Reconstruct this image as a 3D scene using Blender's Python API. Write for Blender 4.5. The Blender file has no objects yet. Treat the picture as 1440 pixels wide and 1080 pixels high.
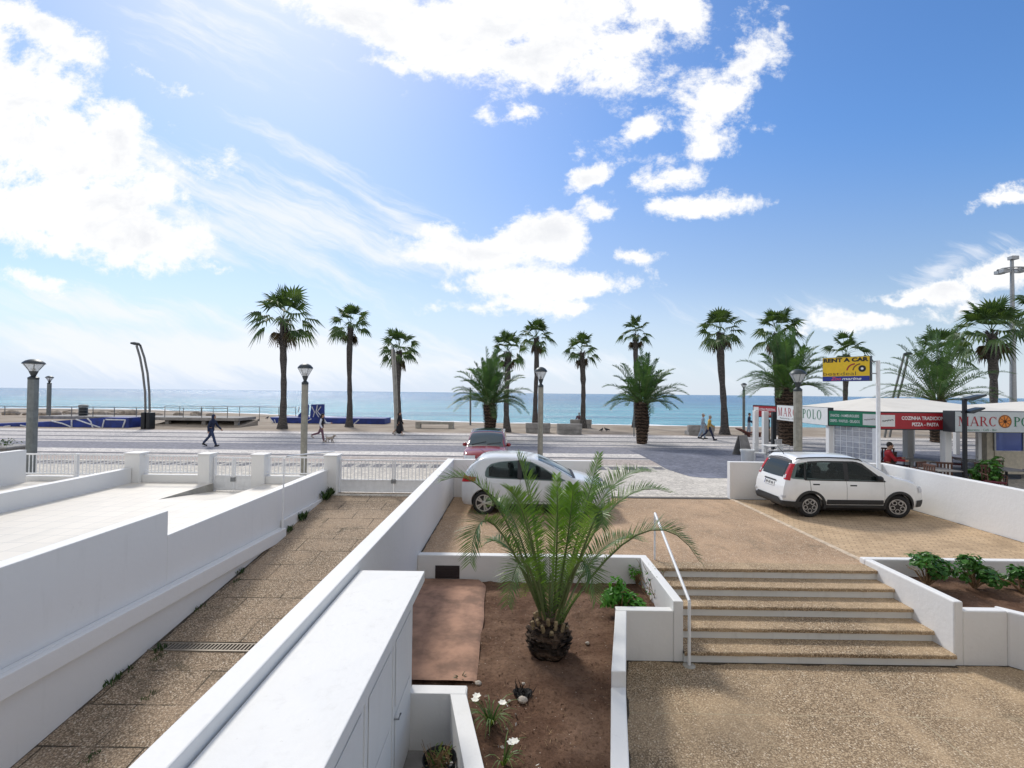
import bpy, bmesh, math, random
from mathutils import Vector, Matrix, Euler
rnd = random.Random(7)
R = math.radians
scene = bpy.context.scene
COL = scene.collection
# ------------------------------------------------------------------ camera
CAM_H, F, CX, CY = 3.0, 680.0, 720.0, 540.0
MCAM = (Matrix.Rotation(math.atan(5 / 680), 4, 'Z') @ Matrix.Rotation(R(90) + math.atan(12.6 / 680), 4, 'X')
        @ Matrix.Rotation(R(0.60), 4, 'Z'))
cam_d = bpy.data.cameras.new('camera'); cam = bpy.data.objects.new('camera', cam_d); COL.objects.link(cam)
cam.matrix_world = Matrix.Translation((0, 0, CAM_H)) @ MCAM
cam_d.sensor_fit = 'HORIZONTAL'; cam_d.sensor_width = 36; cam_d.lens = 36 * F / 1440
cam_d.clip_start = 0.05; cam_d.clip_end = 90000
scene.camera = cam
M3 = MCAM.to_3x3()
def ray(px, py): return M3 @ Vector(((px - CX) / F, -(py - CY) / F, -1))
def G(px, py, z=0.0):
    d = ray(px, py); t = (z - CAM_H) / d.z
    return Vector((d.x * t, d.y * t, z))
def A(px, py, Y):
    d = ray(px, py); t = Y / d.y
    return Vector((d.x * t, Y, CAM_H + d.z * t))
# ------------------------------------------------------------------ mesh builder
class MB:
    def __init__(s): s.v = []; s.f = []; s.m = []
    def face(s, pts, mi=0):
        b = len(s.v); s.v += [tuple(p) for p in pts]; s.f.append(tuple(range(b, b + len(pts)))); s.m.append(mi)
    def grid(s, rows, mi=0, closed=False):
        b = len(s.v); n = len(rows[0])
        for r in rows: s.v += [tuple(p) for p in r]
        for i in range(len(rows) - 1):
            for j in range(n if closed else n - 1):
                k = (j + 1) % n
                s.f.append((b + i * n + j, b + i * n + k, b + (i + 1) * n + k, b + (i + 1) * n + j)); s.m.append(mi)
    def box(s, x0, y0, z0, x1, y1, z1, mi=0):
        s.prism([(x0, y0), (x1, y0), (x1, y1), (x0, y1)], z0, z1, mi)
    def prism(s, poly, z0, z1, mi=0):
        f0 = z0 if callable(z0) else (lambda x, y: z0); f1 = z1 if callable(z1) else (lambda x, y: z1)
        n = len(poly); b = len(s.v)
        s.v += [(x, y, f0(x, y)) for x, y in poly] + [(x, y, f1(x, y)) for x, y in poly]
        s.f.append(tuple(b + i for i in reversed(range(n)))); s.f.append(tuple(b + n + i for i in range(n))); s.m += [mi, mi]
        for i in range(n):
            j = (i + 1) % n; s.f.append((b + i, b + j, b + n + j, b + n + i)); s.m.append(mi)
    def xzprism(s, poly, y0, y1, mi=0):
        n = len(poly); b = len(s.v)
        s.v += [(x, y0, z) for x, z in poly] + [(x, y1, z) for x, z in poly]
        s.f.append(tuple(b + i for i in range(n))); s.f.append(tuple(b + n + i for i in reversed(range(n)))); s.m += [mi, mi]
        for i in range(n):
            j = (i + 1) % n; s.f.append((b + i, b + n + i, b + n + j, b + j)); s.m.append(mi)
    def tube(s, pts, rads, n=8, mi=0, cap=True):
        pts = [Vector(p) for p in pts]
        if not isinstance(rads, (list, tuple)): rads = [rads] * len(pts)
        rows = []; ref = Vector((0.13, 1, 0.07))
        for i, p in enumerate(pts):
            t = (pts[min(i + 1, len(pts) - 1)] - pts[max(i - 1, 0)])
            if t.length < 1e-9: t = Vector((0, 0, 1))
            t.normalize(); a = t.cross(ref)
            if a.length < 0.05: a = t.cross(Vector((1, 0, 0)))
            a.normalize(); c = t.cross(a)
            rows.append([p + (a * math.cos(2 * math.pi * k / n) + c * math.sin(2 * math.pi * k / n)) * rads[i] for k in range(n)])
        b = len(s.v); s.grid(rows, mi, True)
        if cap:
            s.f.append(tuple(b + k for k in range(n))); s.f.append(tuple(b + (len(rows) - 1) * n + k for k in reversed(range(n)))); s.m += [mi, mi]
    def lathe(s, prof, n=16, c=(0, 0, 0), mi=0, axis='z', wob=None):
        rows = []
        for k, (r, z) in enumerate(prof):
            row = []
            for j in range(n):
                a = 2 * math.pi * j / n; rr = r * (wob(a, k) if wob else 1)
                if axis == 'z': row.append((c[0] + rr * math.cos(a), c[1] + rr * math.sin(a), c[2] + z))
                else: row.append((c[0] + rr * math.cos(a), c[1] + z, c[2] + rr * math.sin(a)))
            rows.append(row)
        b = len(s.v); s.grid(rows, mi, True)
        s.f.append(tuple(b + k for k in range(n))); s.f.append(tuple(b + (len(rows) - 1) * n + k for k in range(n))); s.m += [mi, mi]
    def ell(s, c, r, rot=None, nu=12, nv=8, mi=0):
        rows = []
        for i in range(nv + 1):
            th = math.pi * (0.001 + 0.998 * i / nv)
            row = []
            for j in range(nu):
                ph = 2 * math.pi * j / nu
                p = Vector((r[0] * math.sin(th) * math.cos(ph), r[1] * math.sin(th) * math.sin(ph), r[2] * math.cos(th)))
                if rot: p = rot @ p
                row.append(p + Vector(c))
            rows.append(row)
        b = len(s.v); s.grid(rows, mi, True)
        s.f.append(tuple(b + j for j in range(nu))); s.f.append(tuple(b + nv * nu + j for j in range(nu))); s.m += [mi, mi]
    def mesh(s, name, mats, smooth=False, recalc=True, ang=40):
        me = bpy.data.meshes.new(name); me.from_pydata(s.v, [], s.f)
        for m in (mats if isinstance(mats, (list, tuple)) else [mats]): me.materials.append(m)
        me.polygons.foreach_set('material_index', s.m)
        if recalc:
            bm = bmesh.new(); bm.from_mesh(me); bmesh.ops.recalc_face_normals(bm, faces=bm.faces); bm.to_mesh(me); bm.free()
        if smooth:
            me.polygons.foreach_set('use_smooth', [True] * len(me.polygons)); me.set_sharp_from_angle(angle=R(ang))
        me.update(); return me
    def build(s, name, mats, parent=None, bevel=0, smooth=False, recalc=True, ang=40, seg=2):
        o = bpy.data.objects.new(name, s.mesh(name, mats, smooth, recalc, ang)); COL.objects.link(o)
        if parent: o.parent = parent
        if bevel:
            b = o.modifiers.new('bevel', 'BEVEL'); b.width = bevel; b.segments = seg; b.limit_method = 'ANGLE'; b.angle_limit = R(35)
        return o
def tag(o, label=None, cat=None, group=None, kind=None):
    if label: o['label'] = label
    if cat: o['category'] = cat
    if group: o['group'] = group
    if kind: o['kind'] = kind
    return o
def thing(name, label, cat, loc=(0, 0, 0), rz=0, group=None):
    o = bpy.data.objects.new(name, None); COL.objects.link(o); o.location = loc; o.rotation_euler = (0, 0, rz)
    o.empty_display_size = 0.2
    return tag(o, label, cat, group)
def rebase(o):
    """put the origin of a top-level mesh at the middle of its foot"""
    me = o.data; xs = [v.co for v in me.vertices]
    c = Vector(((min(v.x for v in xs) + max(v.x for v in xs)) / 2, (min(v.y for v in xs) + max(v.y for v in xs)) / 2, min(v.z for v in xs)))
    me.transform(Matrix.Translation(-c)); o.location = c; return o
def copy_tree(o, parent=None):
    c = o.copy(); COL.objects.link(c)
    if parent: c.parent = parent
    for ch in list(o.children): copy_tree(ch, c)
    return c
def pchip(pts):
    xs = [p[0] for p in pts]; ys = [p[1] for p in pts]; n = len(xs)
    h = [xs[i + 1] - xs[i] for i in range(n - 1)]; d = [(ys[i + 1] - ys[i]) / h[i] for i in range(n - 1)]
    m = [d[0]] + [0 if d[i - 1] * d[i] <= 0 else 2 * d[i - 1] * d[i] / (d[i - 1] + d[i]) for i in range(1, n - 1)] + [d[-1]]
    def f(x):
        if x <= xs[0]: return ys[0]
        if x >= xs[-1]: return ys[-1]
        i = max(k for k in range(n - 1) if xs[k] <= x); t = (x - xs[i]) / h[i]
        return (ys[i] * (2 * t ** 3 - 3 * t * t + 1) + h[i] * m[i] * (t ** 3 - 2 * t * t + t) + ys[i + 1] * (3 * t * t - 2 * t ** 3) + h[i] * m[i + 1] * (t ** 3 - t * t))
    return f
# ------------------------------------------------------------------ material helpers
class NT:
    def __init__(s, tree): s.t = tree; tree.nodes.clear()
    def n(s, typ, ins=None, out=0, **props):
        nd = s.t.nodes.new(typ)
        for k, v in props.items(): setattr(nd, k, v)
        for k, v in (ins or {}).items():
            sk = nd.inputs[k]
            if isinstance(v, bpy.types.NodeSocket): s.t.links.new(v, sk)
            else: sk.default_value = v
        nd_out = nd.outputs[out] if len(nd.outputs) else nd
        return nd_out
    def math(s, op, a, b=0.0, c=0.0, clamp=False): return s.n('ShaderNodeMath', {0: a, 1: b, 2: c}, operation=op, use_clamp=clamp)
    def mix(s, f, a, b, mode='MIX'):
        nd = s.t.nodes.new('ShaderNodeMix'); nd.data_type = 'RGBA'; nd.blend_type = mode
        for sk, v in ((nd.inputs[0], f), (nd.inputs[6], a), (nd.inputs[7], b)):
            if isinstance(v, bpy.types.NodeSocket): s.t.links.new(v, sk)
            else: sk.default_value = v if not isinstance(v, tuple) else (v + (1,))[:4]
        return nd.outputs[2]
    def ramp(s, f, stops, interp='LINEAR'):
        nd = s.t.nodes.new('ShaderNodeValToRGB'); e = nd.color_ramp.elements; nd.color_ramp.interpolation = interp
        while len(e) < len(stops): e.new(1)
        for el, (p, c) in zip(e, stops): el.position = p; el.color = (c + (1,))[:4] if isinstance(c, tuple) else (c, c, c, 1)
        s.t.links.new(f, nd.inputs[0]); return nd.outputs[0]
    def smooth(s, v, a, b, lo=0.0, hi=1.0): return s.n('ShaderNodeMapRange', {0: v, 1: a, 2: b, 3: lo, 4: hi}, interpolation_type='SMOOTHSTEP')
    def noise(s, vec, scale, detail=4, rough=0.55, dist=0.0, out=0): return s.n('ShaderNodeTexNoise', {'Vector': vec, 'Scale': scale, 'Detail': detail, 'Roughness': rough, 'Distortion': dist}, out=out)
    def pos(s): return s.n('ShaderNodeNewGeometry')
    def obj(s): return s.n('ShaderNodeTexCoord', out=3)
    def scalev(s, vec, sc, rz=0.0, loc=(0, 0, 0)): return s.n('ShaderNodeMapping', {'Vector': vec, 'Scale': sc, 'Rotation': (0, 0, rz), 'Location': loc})
    def bump(s, h, strength=0.3, dist=0.02): return s.n('ShaderNodeBump', {'Strength': strength, 'Distance': dist, 'Height': h})
    def out(s, bsdf): s.n('ShaderNodeOutputMaterial', {'Surface': bsdf})
    def pbr(s, col, rough=0.6, metal=0.0, normal=None, spec=0.5, **kw):
        ins = {'Base Color': col if isinstance(col, bpy.types.NodeSocket) else (tuple(col) + (1,))[:4], 'Roughness': rough, 'Metallic': metal, 'Specular IOR Level': spec}
        if normal is not None: ins['Normal'] = normal
        ins.update(kw); return s.n('ShaderNodeBsdfPrincipled', ins)
def newmat(name):
    m = bpy.data.materials.new(name); m.use_nodes = True; return m, NT(m.node_tree)
def plain(name, col, rough=0.55, metal=0.0, var=0.12, scale=8, bump=0.0, spec=0.5, coord='obj', **kw):
    m, t = newmat(name); p = t.obj() if coord == 'obj' else t.pos()
    nz = t.noise(p, scale, 5, 0.6)
    c = t.mix(t.smooth(nz, 0.3, 0.7), tuple(x * (1 - var) for x in col), tuple(min(1, x * (1 + var)) for x in col))
    nrm = t.bump(t.noise(p, scale * 6, 3), bump, 0.01) if bump else None
    r = t.math('MULTIPLY_ADD', nz, 0.15, rough - 0.07)
    t.out(t.pbr(c, r, metal, nrm, spec, **kw)); return m
# ------------------------------------------------------------------ materials
def mat_white(name, base=(0.755, 0.75, 0.735), dirt=0.5):
    m, t = newmat(name); p = t.pos()
    big = t.noise(p, 0.9, 5, 0.6); fine = t.noise(p, 14, 4, 0.6)
    c = t.mix(t.math('MULTIPLY', t.smooth(big, 0.45, 0.75), 0.5 * dirt), base, (0.70, 0.70, 0.68))
    st = t.noise(t.scalev(p, (7, 7, 0.7)), 1.0, 5, 0.65)               # runs of dirt down the faces
    c = t.mix(t.math('MULTIPLY', t.smooth(st, 0.54, 0.76), 0.30 * dirt), c, (0.50, 0.49, 0.46))
    sp = t.noise(p, 38, 2, 0.5)
    c = t.mix(t.math('MULTIPLY', t.smooth(sp, 0.74, 0.80), 0.5 * dirt), c, (0.36, 0.34, 0.30))
    pw = t.n('ShaderNodeVectorMath', {0: p, 1: t.n('ShaderNodeVectorMath', {0: t.noise(p, 2.5, 5, 0.7, out=1), 'Scale': 0.5}, operation='SCALE')}, operation='ADD')
    cr = t.n('ShaderNodeTexVoronoi', {'Vector': pw, 'Scale': 0.55}, feature='DISTANCE_TO_EDGE')          # hairline cracks in the render
    c = t.mix(t.math('MULTIPLY', t.smooth(cr, 0.0, 0.0028, 1, 0), t.math('MULTIPLY', t.smooth(t.noise(p, 1.1, 4, .7), 0.56, 0.66), 0.28 * dirt)), c, (0.25, 0.24, 0.22))
    pt = t.noise(p, 0.45, 3, 0.5, 0.8)                                                                   # repainted patches
    c = t.mix(t.math('MULTIPLY', t.smooth(pt, 0.52, 0.54), 0.14 * dirt), c, (0.62, 0.64, 0.66))
    nrm = t.bump(t.math('MULTIPLY_ADD', big, 1.5, fine), 0.3, 0.014)
    t.out(t.pbr(c, 0.62, 0, nrm, 0.35)); return m
M = {}
M['white'] = mat_white('white_plaster')
M['white_roof'] = mat_white('white_roof_paint', (0.735, 0.735, 0.72), 0.9)
M['riser'] = mat_white('riser_paint', (0.76, 0.76, 0.73), 1.1)
def mat_aggregate(name, cols, joint=None, size=95.0, stain=(0.10, 0.09, 0.06), stain_amt=0.5, broad=0.5):
    m, t = newmat(name); p = t.pos()
    pw = t.n('ShaderNodeVectorMath', {0: p, 1: t.n('ShaderNodeVectorMath', {0: t.noise(p, 30, 2, out=1), 'Scale': 0.012}, operation='SCALE')}, operation='ADD')
    v = t.n('ShaderNodeTexVoronoi', {'Vector': pw, 'Scale': size}, out=1)
    d = t.n('ShaderNodeTexVoronoi', {'Vector': pw, 'Scale': size}, out=0)
    sep = t.n('ShaderNodeSeparateColor', {0: v})
    c = t.ramp(sep, [(0.0, cols[0]), (0.25, cols[1]), (0.5, cols[2]), (0.75, cols[3]), (0.93, cols[4])], 'CONSTANT')
    c = t.mix(t.smooth(d, 0.35, 0.75), c, cols[5])
    clump = t.noise(p, 11, 4, 0.7)
    c = t.mix(t.math('MULTIPLY', t.smooth(clump, 0.35, 0.75), 0.45), c, tuple(x * 0.55 for x in cols[2]))
    c = t.mix(t.math('MULTIPLY', t.smooth(t.noise(p, 0.55, 5, 0.62), 0.42, 0.7), broad), c, tuple(min(1, x * 1.35) for x in cols[2]))
    c = t.mix(t.math('MULTIPLY', t.smooth(t.noise(p, 1.3, 6, 0.7, 0.6), 0.54, 0.72), stain_amt), c, stain)
    c = t.mix(t.math('MULTIPLY', t.smooth(t.noise(t.scalev(p, (0.8, 0.25, 1), R(12)), 1.0, 6, 0.7, 0.8), 0.52, 0.70), broad * 0.8), c, tuple(min(1, x * 1.5) for x in cols[2]))
    h = t.math('MULTIPLY', d, -1.0)
    if joint:
        br = t.n('ShaderNodeTexBrick', {'Vector': t.scalev(p, (1, 1, 1), loc=joint[2]), 'Color1': (0, 0, 0, 1), 'Color2': (0, 0, 0, 1), 'Mortar': (1, 1, 1, 1), 'Scale': 1.0,
                                        'Mortar Size': 0.012, 'Mortar Smooth': 0.3, 'Brick Width': joint[0], 'Row Height': joint[1]}, offset=0.5)
        weak = t.smooth(t.noise(p, 2.1, 4, 0.6), 0.36, 0.6, 0.15, 0.95)
        c = t.mix(t.math('MULTIPLY', br, weak), c, joint[3] if len(joint) > 3 else (0.05, 0.042, 0.03))
        h = t.math('MULTIPLY_ADD', br, -1.2 if len(joint) < 4 else 0.0, h)
    nrm = t.bump(h, 0.7, 0.006)
    t.out(t.pbr(c, 0.85, 0, nrm, 0.2)); return m
AGG = [(0.50, 0.345, 0.22), (0.60, 0.45, 0.31), (0.43, 0.295, 0.19), (0.33, 0.225, 0.145), (0.72, 0.62, 0.50), (0.25, 0.17, 0.105)]
AGG2 = [(0.47, 0.35, 0.225), (0.57, 0.445, 0.30), (0.40, 0.295, 0.185), (0.24, 0.172, 0.108), (0.72, 0.61, 0.46), (0.15, 0.105, 0.065)]
AGG3 = [(0.42, 0.32, 0.22), (0.52, 0.42, 0.31), (0.35, 0.26, 0.18), (0.22, 0.165, 0.115), (0.66, 0.57, 0.46), (0.14, 0.105, 0.07)]
M['agg_park'] = mat_aggregate('parking_exposed_aggregate', AGG, None, 66)
M['agg_fore'] = mat_aggregate('forecourt_exposed_aggregate', AGG2, (5.2, 1.55, (0.4, 0.35, 0), (0.40, 0.33, 0.22)), 56, stain_amt=0.35)
M['agg_step'] = mat_aggregate('step_exposed_aggregate', AGG2, None, 56, stain_amt=0.35)
M['agg_ramp'] = mat_aggregate('ramp_exposed_aggregate', AGG3, (1.15, 0.62, (0.1, 0.1, 0)), 54, stain=(0.06, 0.055, 0.035), stain_amt=0.6)
def mat_pavers():
    m, t = newmat('small_tan_pavers'); p = t.pos()
    br = t.n('ShaderNodeTexBrick', {'Vector': t.scalev(p, (1, 1, 1), R(28)), 'Color1': (0.60, 0.44, 0.28, 1), 'Color2': (0.47, 0.34, 0.215, 1), 'Mortar': (0.36, 0.26, 0.165, 1), 'Scale': 1.0,
                                    'Mortar Size': 0.012, 'Mortar Smooth': 0.2, 'Brick Width': 0.21, 'Row Height': 0.105, 'Bias': -0.1})
    c = t.mix(t.math('MULTIPLY', t.smooth(t.noise(p, 0.8, 6, 0.65, 0.4), 0.45, 0.7), 0.5), br, (0.20, 0.145, 0.09))
    c = t.mix(t.smooth(t.noise(p, 45, 3, 0.7), 0.4, 0.75, 0, 0.45), c, (0.18, 0.13, 0.08))
    c = t.mix(t.smooth(t.noise(p, 3.5, 5, 0.65), 0.5, 0.75, 0, 0.35), c, (0.55, 0.43, 0.30))
    t.out(t.pbr(c, 0.85, 0, t.bump(t.noise(p, 45, 4, 0.7), 0.4, 0.006), 0.2)); return m
M['pavers'] = mat_pavers()
def mat_promenade():
    m, t = newmat('promenade_stone_setts'); p = t.pos()
    xyz = t.n('ShaderNodeSeparateXYZ', {0: p}); s2 = xyz.node; y = s2.outputs[1]; x = s2.outputs[0]
    wob = t.math('MULTIPLY_ADD', t.noise(p, 1.2, 3), 0.16, -0.08)
    yy = t.math('ADD', y, wob)
    f = t.math('DIVIDE', t.math('SUBTRACT', yy, 14.0), 24.0)
    L = (0.56, 0.54, 0.54); W = (0.70, 0.67, 0.65); D = (0.25, 0.255, 0.30); D2 = (0.17, 0.172, 0.195); B = (0.46, 0.405, 0.38); K = (0.62, 0.585, 0.53)
    st = [(14.0, K), (19.15, D2), (20.05, K), (20.4, B), (22.2, L), (22.4, D2), (22.9, W), (24.3, D), (27.4, L), (27.9, D), (28.5, L), (30.2, D2), (30.75, L), (33.1, D2), (33.6, L), (34.2, W), (35.2, B)]
    c = t.ramp(f, [((a - 14.0) / 24.0, b) for a, b in st], 'CONSTANT')
    # squares left out of the dark border band
    sq = t.math('GREATER_THAN', t.math('SINE', t.math('MULTIPLY', x, 10.5)), 0.55)
    inb = t.math('MULTIPLY', t.math('GREATER_THAN', y, 19.2), t.math('LESS_THAN', y, 20.0))
    c = t.mix(t.math('MULTIPLY', sq, inb), c, (0.54, 0.52, 0.48))
    v = t.n('ShaderNodeTexVoronoi', {'Vector': p, 'Scale': 9.0}, out=1)
    e = t.n('ShaderNodeTexVoronoi', {'Vector': p, 'Scale': 9.0}, feature='DISTANCE_TO_EDGE')
    vs = t.n('ShaderNodeSeparateColor', {0: v})
    c = t.mix(1.0, c, t.ramp(vs, [(0, (0.72, 0.72, 0.72)), (1, (1.12, 1.1, 1.06))]), 'MULTIPLY')
    c = t.mix(t.smooth(e, 0.0, 0.09, 0.55, 0.0), c, (0.16, 0.15, 0.14))
    c = t.mix(t.math('MULTIPLY', t.smooth(t.noise(t.scalev(p, (0.35, 1, 1)), 0.5, 6, 0.65, 0.5), 0.5, 0.75), 0.4), c, (0.30, 0.29, 0.29))
    t.out(t.pbr(c, 0.9, 0, t.bump(e, 0.35, 0.02), 0.12)); return m
M['prom'] = mat_promenade()
def mat_setts(name, a, b, mort, scale=8):
    m, t = newmat(name); p = t.pos()
    v = t.n('ShaderNodeTexVoronoi', {'Vector': p, 'Scale': scale}, out=1); e = t.n('ShaderNodeTexVoronoi', {'Vector': p, 'Scale': scale}, feature='DISTANCE_TO_EDGE')
    c = t.mix(t.n('ShaderNodeSeparateColor', {0: v}), a, b)
    c = t.mix(t.smooth(e, 0.0, 0.1, 0.6, 0.0), c, mort)
    c = t.mix(t.math('MULTIPLY', t.smooth(t.noise(p, 0.45, 6, 0.65, 0.6), 0.48, 0.72), 0.45), c, tuple(x * 1.5 for x in b))
    t.out(t.pbr(c, 0.85, 0, t.bump(e, 0.4, 0.02), 0.15)); return m
M['dark_setts'] = mat_setts('dark_blue_grey_setts', (0.115, 0.125, 0.16), (0.19, 0.20, 0.245), (0.10, 0.10, 0.115))
M['pale_setts'] = mat_setts('pale_limestone_setts', (0.46, 0.43, 0.39), (0.62, 0.58, 0.52), (0.25, 0.23, 0.2))
def mat_sand():
    m, t = newmat('packed_sand'); p = t.pos()
    c = t.mix(t.smooth(t.noise(p, 0.35, 6, 0.65), 0.35, 0.68), (0.26, 0.215, 0.17), (0.38, 0.325, 0.265))
    c = t.mix(t.smooth(t.noise(p, 5, 5, 0.7), 0.5, 0.75, 0, 0.4), c, (0.24, 0.19, 0.145))
    t.out(t.pbr(c, 0.95, 0, t.bump(t.noise(p, 7, 5, 0.7), 0.4, 0.05), 0.15)); return m
M['sand'] = mat_sand()
def mat_soil():
    m, t = newmat('garden_soil'); p = t.pos()
    c = t.mix(t.smooth(t.noise(p, 1.1, 5, 0.6), 0.38, 0.65), (0.12, 0.066, 0.042), (0.22, 0.135, 0.09))
    c = t.mix(t.smooth(t.noise(p, 24, 5, 0.72), 0.42, 0.72, 0, 0.65), c, (0.05, 0.028, 0.016))
    c = t.mix(t.smooth(t.noise(p, 9, 5, 0.7), 0.55, 0.75, 0, 0.5), c, (0.28, 0.165, 0.10))
    v = t.n('ShaderNodeTexVoronoi', {'Vector': p, 'Scale': 26.0, 'Randomness': 1.0}, out=0)
    w = t.n('ShaderNodeTexVoronoi', {'Vector': p, 'Scale': 26.0}, out=1)
    peb = t.math('MULTIPLY', t.smooth(v, 0.13, 0.19, 1, 0), t.math('GREATER_THAN', t.n('ShaderNodeSeparateColor', {0: w}), 0.86))
    c = t.mix(peb, c, (0.42, 0.34, 0.27))
    t.out(t.pbr(c, 0.95, 0, t.bump(t.noise(p, 22, 8, 0.72), 0.9, 0.03), 0.15)); return m
M['soil'] = mat_soil()
def mat_tile():
    m, t = newmat('terrace_cream_tiles'); p = t.pos()
    br = t.n('ShaderNodeTexBrick', {'Vector': p, 'Color1': (0.70, 0.655, 0.58, 1), 'Color2': (0.66, 0.62, 0.55, 1), 'Mortar': (0.5, 0.48, 0.44, 1), 'Scale': 1.0,
                                    'Mortar Size': 0.008, 'Brick Width': 0.45, 'Row Height': 0.45}, offset=0.0)
    c = t.mix(t.smooth(t.noise(t.scalev(p, (2, 0.5, 1)), 1.0, 6, 0.7), 0.5, 0.72, 0, 0.45), br, (0.44, 0.42, 0.38))
    t.out(t.pbr(c, 0.45, 0, t.bump(t.noise(p, 20, 3), 0.1, 0.005), 0.4)); return m
M['tile'] = mat_tile()
def mat_sea():
    m, t = newmat('sea_water'); p = t.pos()
    s2 = t.n('ShaderNodeSeparateXYZ', {0: p}).node; y = s2.outputs[1]; x = s2.outputs[0]
    w1 = t.noise(t.scalev(p, (0.16, 0.42, 1)), 1.0, 6, 0.65, 0.4); w2 = t.noise(t.scalev(p, (0.012, 0.05, 1)), 1.0, 5, 0.6, 0.3)
    near = t.smooth(y, 80, 500)
    c = t.mix(near, (0.075, 0.34, 0.42), (0.024, 0.16, 0.32))
    c = t.mix(t.smooth(w2, 0.42, 0.62, 0.0, 0.6), c, (0.010, 0.09, 0.20))
    c = t.mix(t.smooth(w1, 0.55, 0.8, 0.0, 0.5), c, (0.10, 0.36, 0.46))
    h = t.math('MULTIPLY_ADD', w1, 1.0, t.math('MULTIPLY', w2, 3.0))
    t.out(t.pbr(c, 0.22, 0, t.bump(h, 1.0, 1.6), 0.5, IOR=1.33)); return m
M['sea'] = mat_sea()
M['foam'] = plain('surf_foam', (0.75, 0.78, 0.8), 0.8, var=0.15, scale=0.3, coord='pos')
M['conc'] = plain('grey_concrete', (0.27, 0.26, 0.25), 0.85, var=0.22, scale=2.5, bump=0.3, coord='pos')
M['conc_l'] = plain('pale_concrete', (0.36, 0.345, 0.31), 0.85, var=0.2, scale=3, bump=0.3)
M['post'] = plain('lamp_post_concrete', (0.27, 0.26, 0.22), 0.8, var=0.18, scale=6, bump=0.3)
M['darkpost'] = plain('grey_green_post', (0.15, 0.165, 0.165), 0.65, var=0.18, scale=6, bump=0.2)
M['metal_d'] = plain('dark_lamp_metal', (0.055, 0.065, 0.07), 0.45, 0.6)
M['black'] = plain('black_metal', (0.012, 0.014, 0.018), 0.4, 0.3)
M['steel'] = plain('galvanised_steel', (0.30, 0.31, 0.32), 0.45, 0.7)
M['rail'] = plain('weathered_steel', (0.18, 0.18, 0.175), 0.5, 0.6)
M['white_metal'] = plain('white_painted_metal', (0.78, 0.79, 0.80), 0.4, var=0.05)
M['blue'] = plain('cobalt_blue_paint', (0.012, 0.035, 0.22), 0.6, var=0.35, scale=1.5)
M['graf'] = plain('white_graffiti_paint', (0.62, 0.64, 0.68), 0.7, var=0.2)
M['mat_pl'] = plain('brown_garden_matting', (0.32, 0.185, 0.125), 0.9, var=0.38, scale=2.6, bump=0.6, coord='pos')
M['vent'] = plain('dark_brown_vent', (0.035, 0.025, 0.025), 0.5)
M['grate'] = plain('drain_steel', (0.27, 0.235, 0.19), 0.6, 0.3)
M['dark'] = plain('dark_void', (0.012, 0.011, 0.010), 0.9)
M['threshold'] = plain('threshold_strip', (0.10, 0.09, 0.08), 0.8)
M['curb'] = plain('parking_divider_concrete', (0.52, 0.42, 0.31), 0.85, var=0.25, scale=6, bump=0.3, coord='pos')
def leafmat(name, c1, c2, trans=0.3, rough=0.5, scale=3.0):
    m, t = newmat(name); p = t.obj()
    c = t.mix(t.smooth(t.noise(p, scale, 4, 0.6), 0.32, 0.68), c1, c2)
    b = t.pbr(c, rough, 0, None, 0.35)
    tr = t.n('ShaderNodeBsdfTranslucent', {'Color': t.mix(1.0, c, (1.4, 1.35, 0.5), 'MULTIPLY')})
    t.out(t.n('ShaderNodeMixShader', {0: trans, 1: b, 2: tr})); return m
M['fan'] = leafmat('fan_palm_leaf', (0.035, 0.075, 0.025), (0.09, 0.15, 0.05), 0.3, 0.5, 1.2)
M['fan_old'] = leafmat('dry_palm_leaf', (0.13, 0.085, 0.045), (0.07, 0.06, 0.03), 0.15)
M['date'] = leafmat('date_palm_leaf', (0.035, 0.085, 0.034), (0.085, 0.165, 0.055), 0.3, 0.45, 1.2)
M['frond'] = leafmat('young_palm_leaflet', (0.06, 0.125, 0.035), (0.14, 0.235, 0.06), 0.38, 0.38, 2.5)
M['frond_new'] = leafmat('fresh_palm_leaflet', (0.11, 0.23, 0.035), (0.19, 0.33, 0.055), 0.4, 0.4, 2.5)
M['rachis'] = plain('palm_rachis', (0.10, 0.13, 0.04), 0.5)
M['shrub'] = leafmat('geranium_leaf', (0.05, 0.18, 0.02), (0.12, 0.34, 0.04), 0.3, 0.45, 9)
M['shrub_d'] = leafmat('glossy_shrub_leaf', (0.03, 0.11, 0.018), (0.085, 0.22, 0.035), 0.25, 0.35, 6)
M['weed'] = leafmat('weed_leaf', (0.02, 0.05, 0.012), (0.055, 0.10, 0.025), 0.2)
M['grassy'] = leafmat('strap_leaf', (0.06, 0.13, 0.03), (0.16, 0.22, 0.07), 0.3)
M['dry'] = plain('dry_stems', (0.26, 0.17, 0.09), 0.9, var=0.4, scale=14)
M['petal'] = plain('white_petals', (0.78, 0.76, 0.68), 0.7)
def mat_bark(name, a, b, ring):
    m, t = newmat(name); p = t.obj()
    w = t.n('ShaderNodeTexWave', {'Vector': p, 'Scale': ring, 'Distortion': 5.0, 'Detail': 3.0, 'Detail Scale': 3.0}, out=1, bands_direction='Z')
    c = t.mix(t.smooth(w, 0.2, 0.85), a, b); c = t.mix(t.smooth(t.noise(p, 7, 5, 0.7), 0.45, 0.7, 0, 0.6), c, tuple(x * 0.5 for x in a))
    t.out(t.pbr(c, 0.9, 0, t.bump(w, 0.8, 0.05), 0.2)); return m
M['bark'] = mat_bark('fan_palm_bark', (0.07, 0.066, 0.064), (0.165, 0.148, 0.138), 3.0)
M['bark_d'] = mat_bark('date_palm_bark', (0.045, 0.033, 0.026), (0.15, 0.105, 0.075), 1.6)
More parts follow.
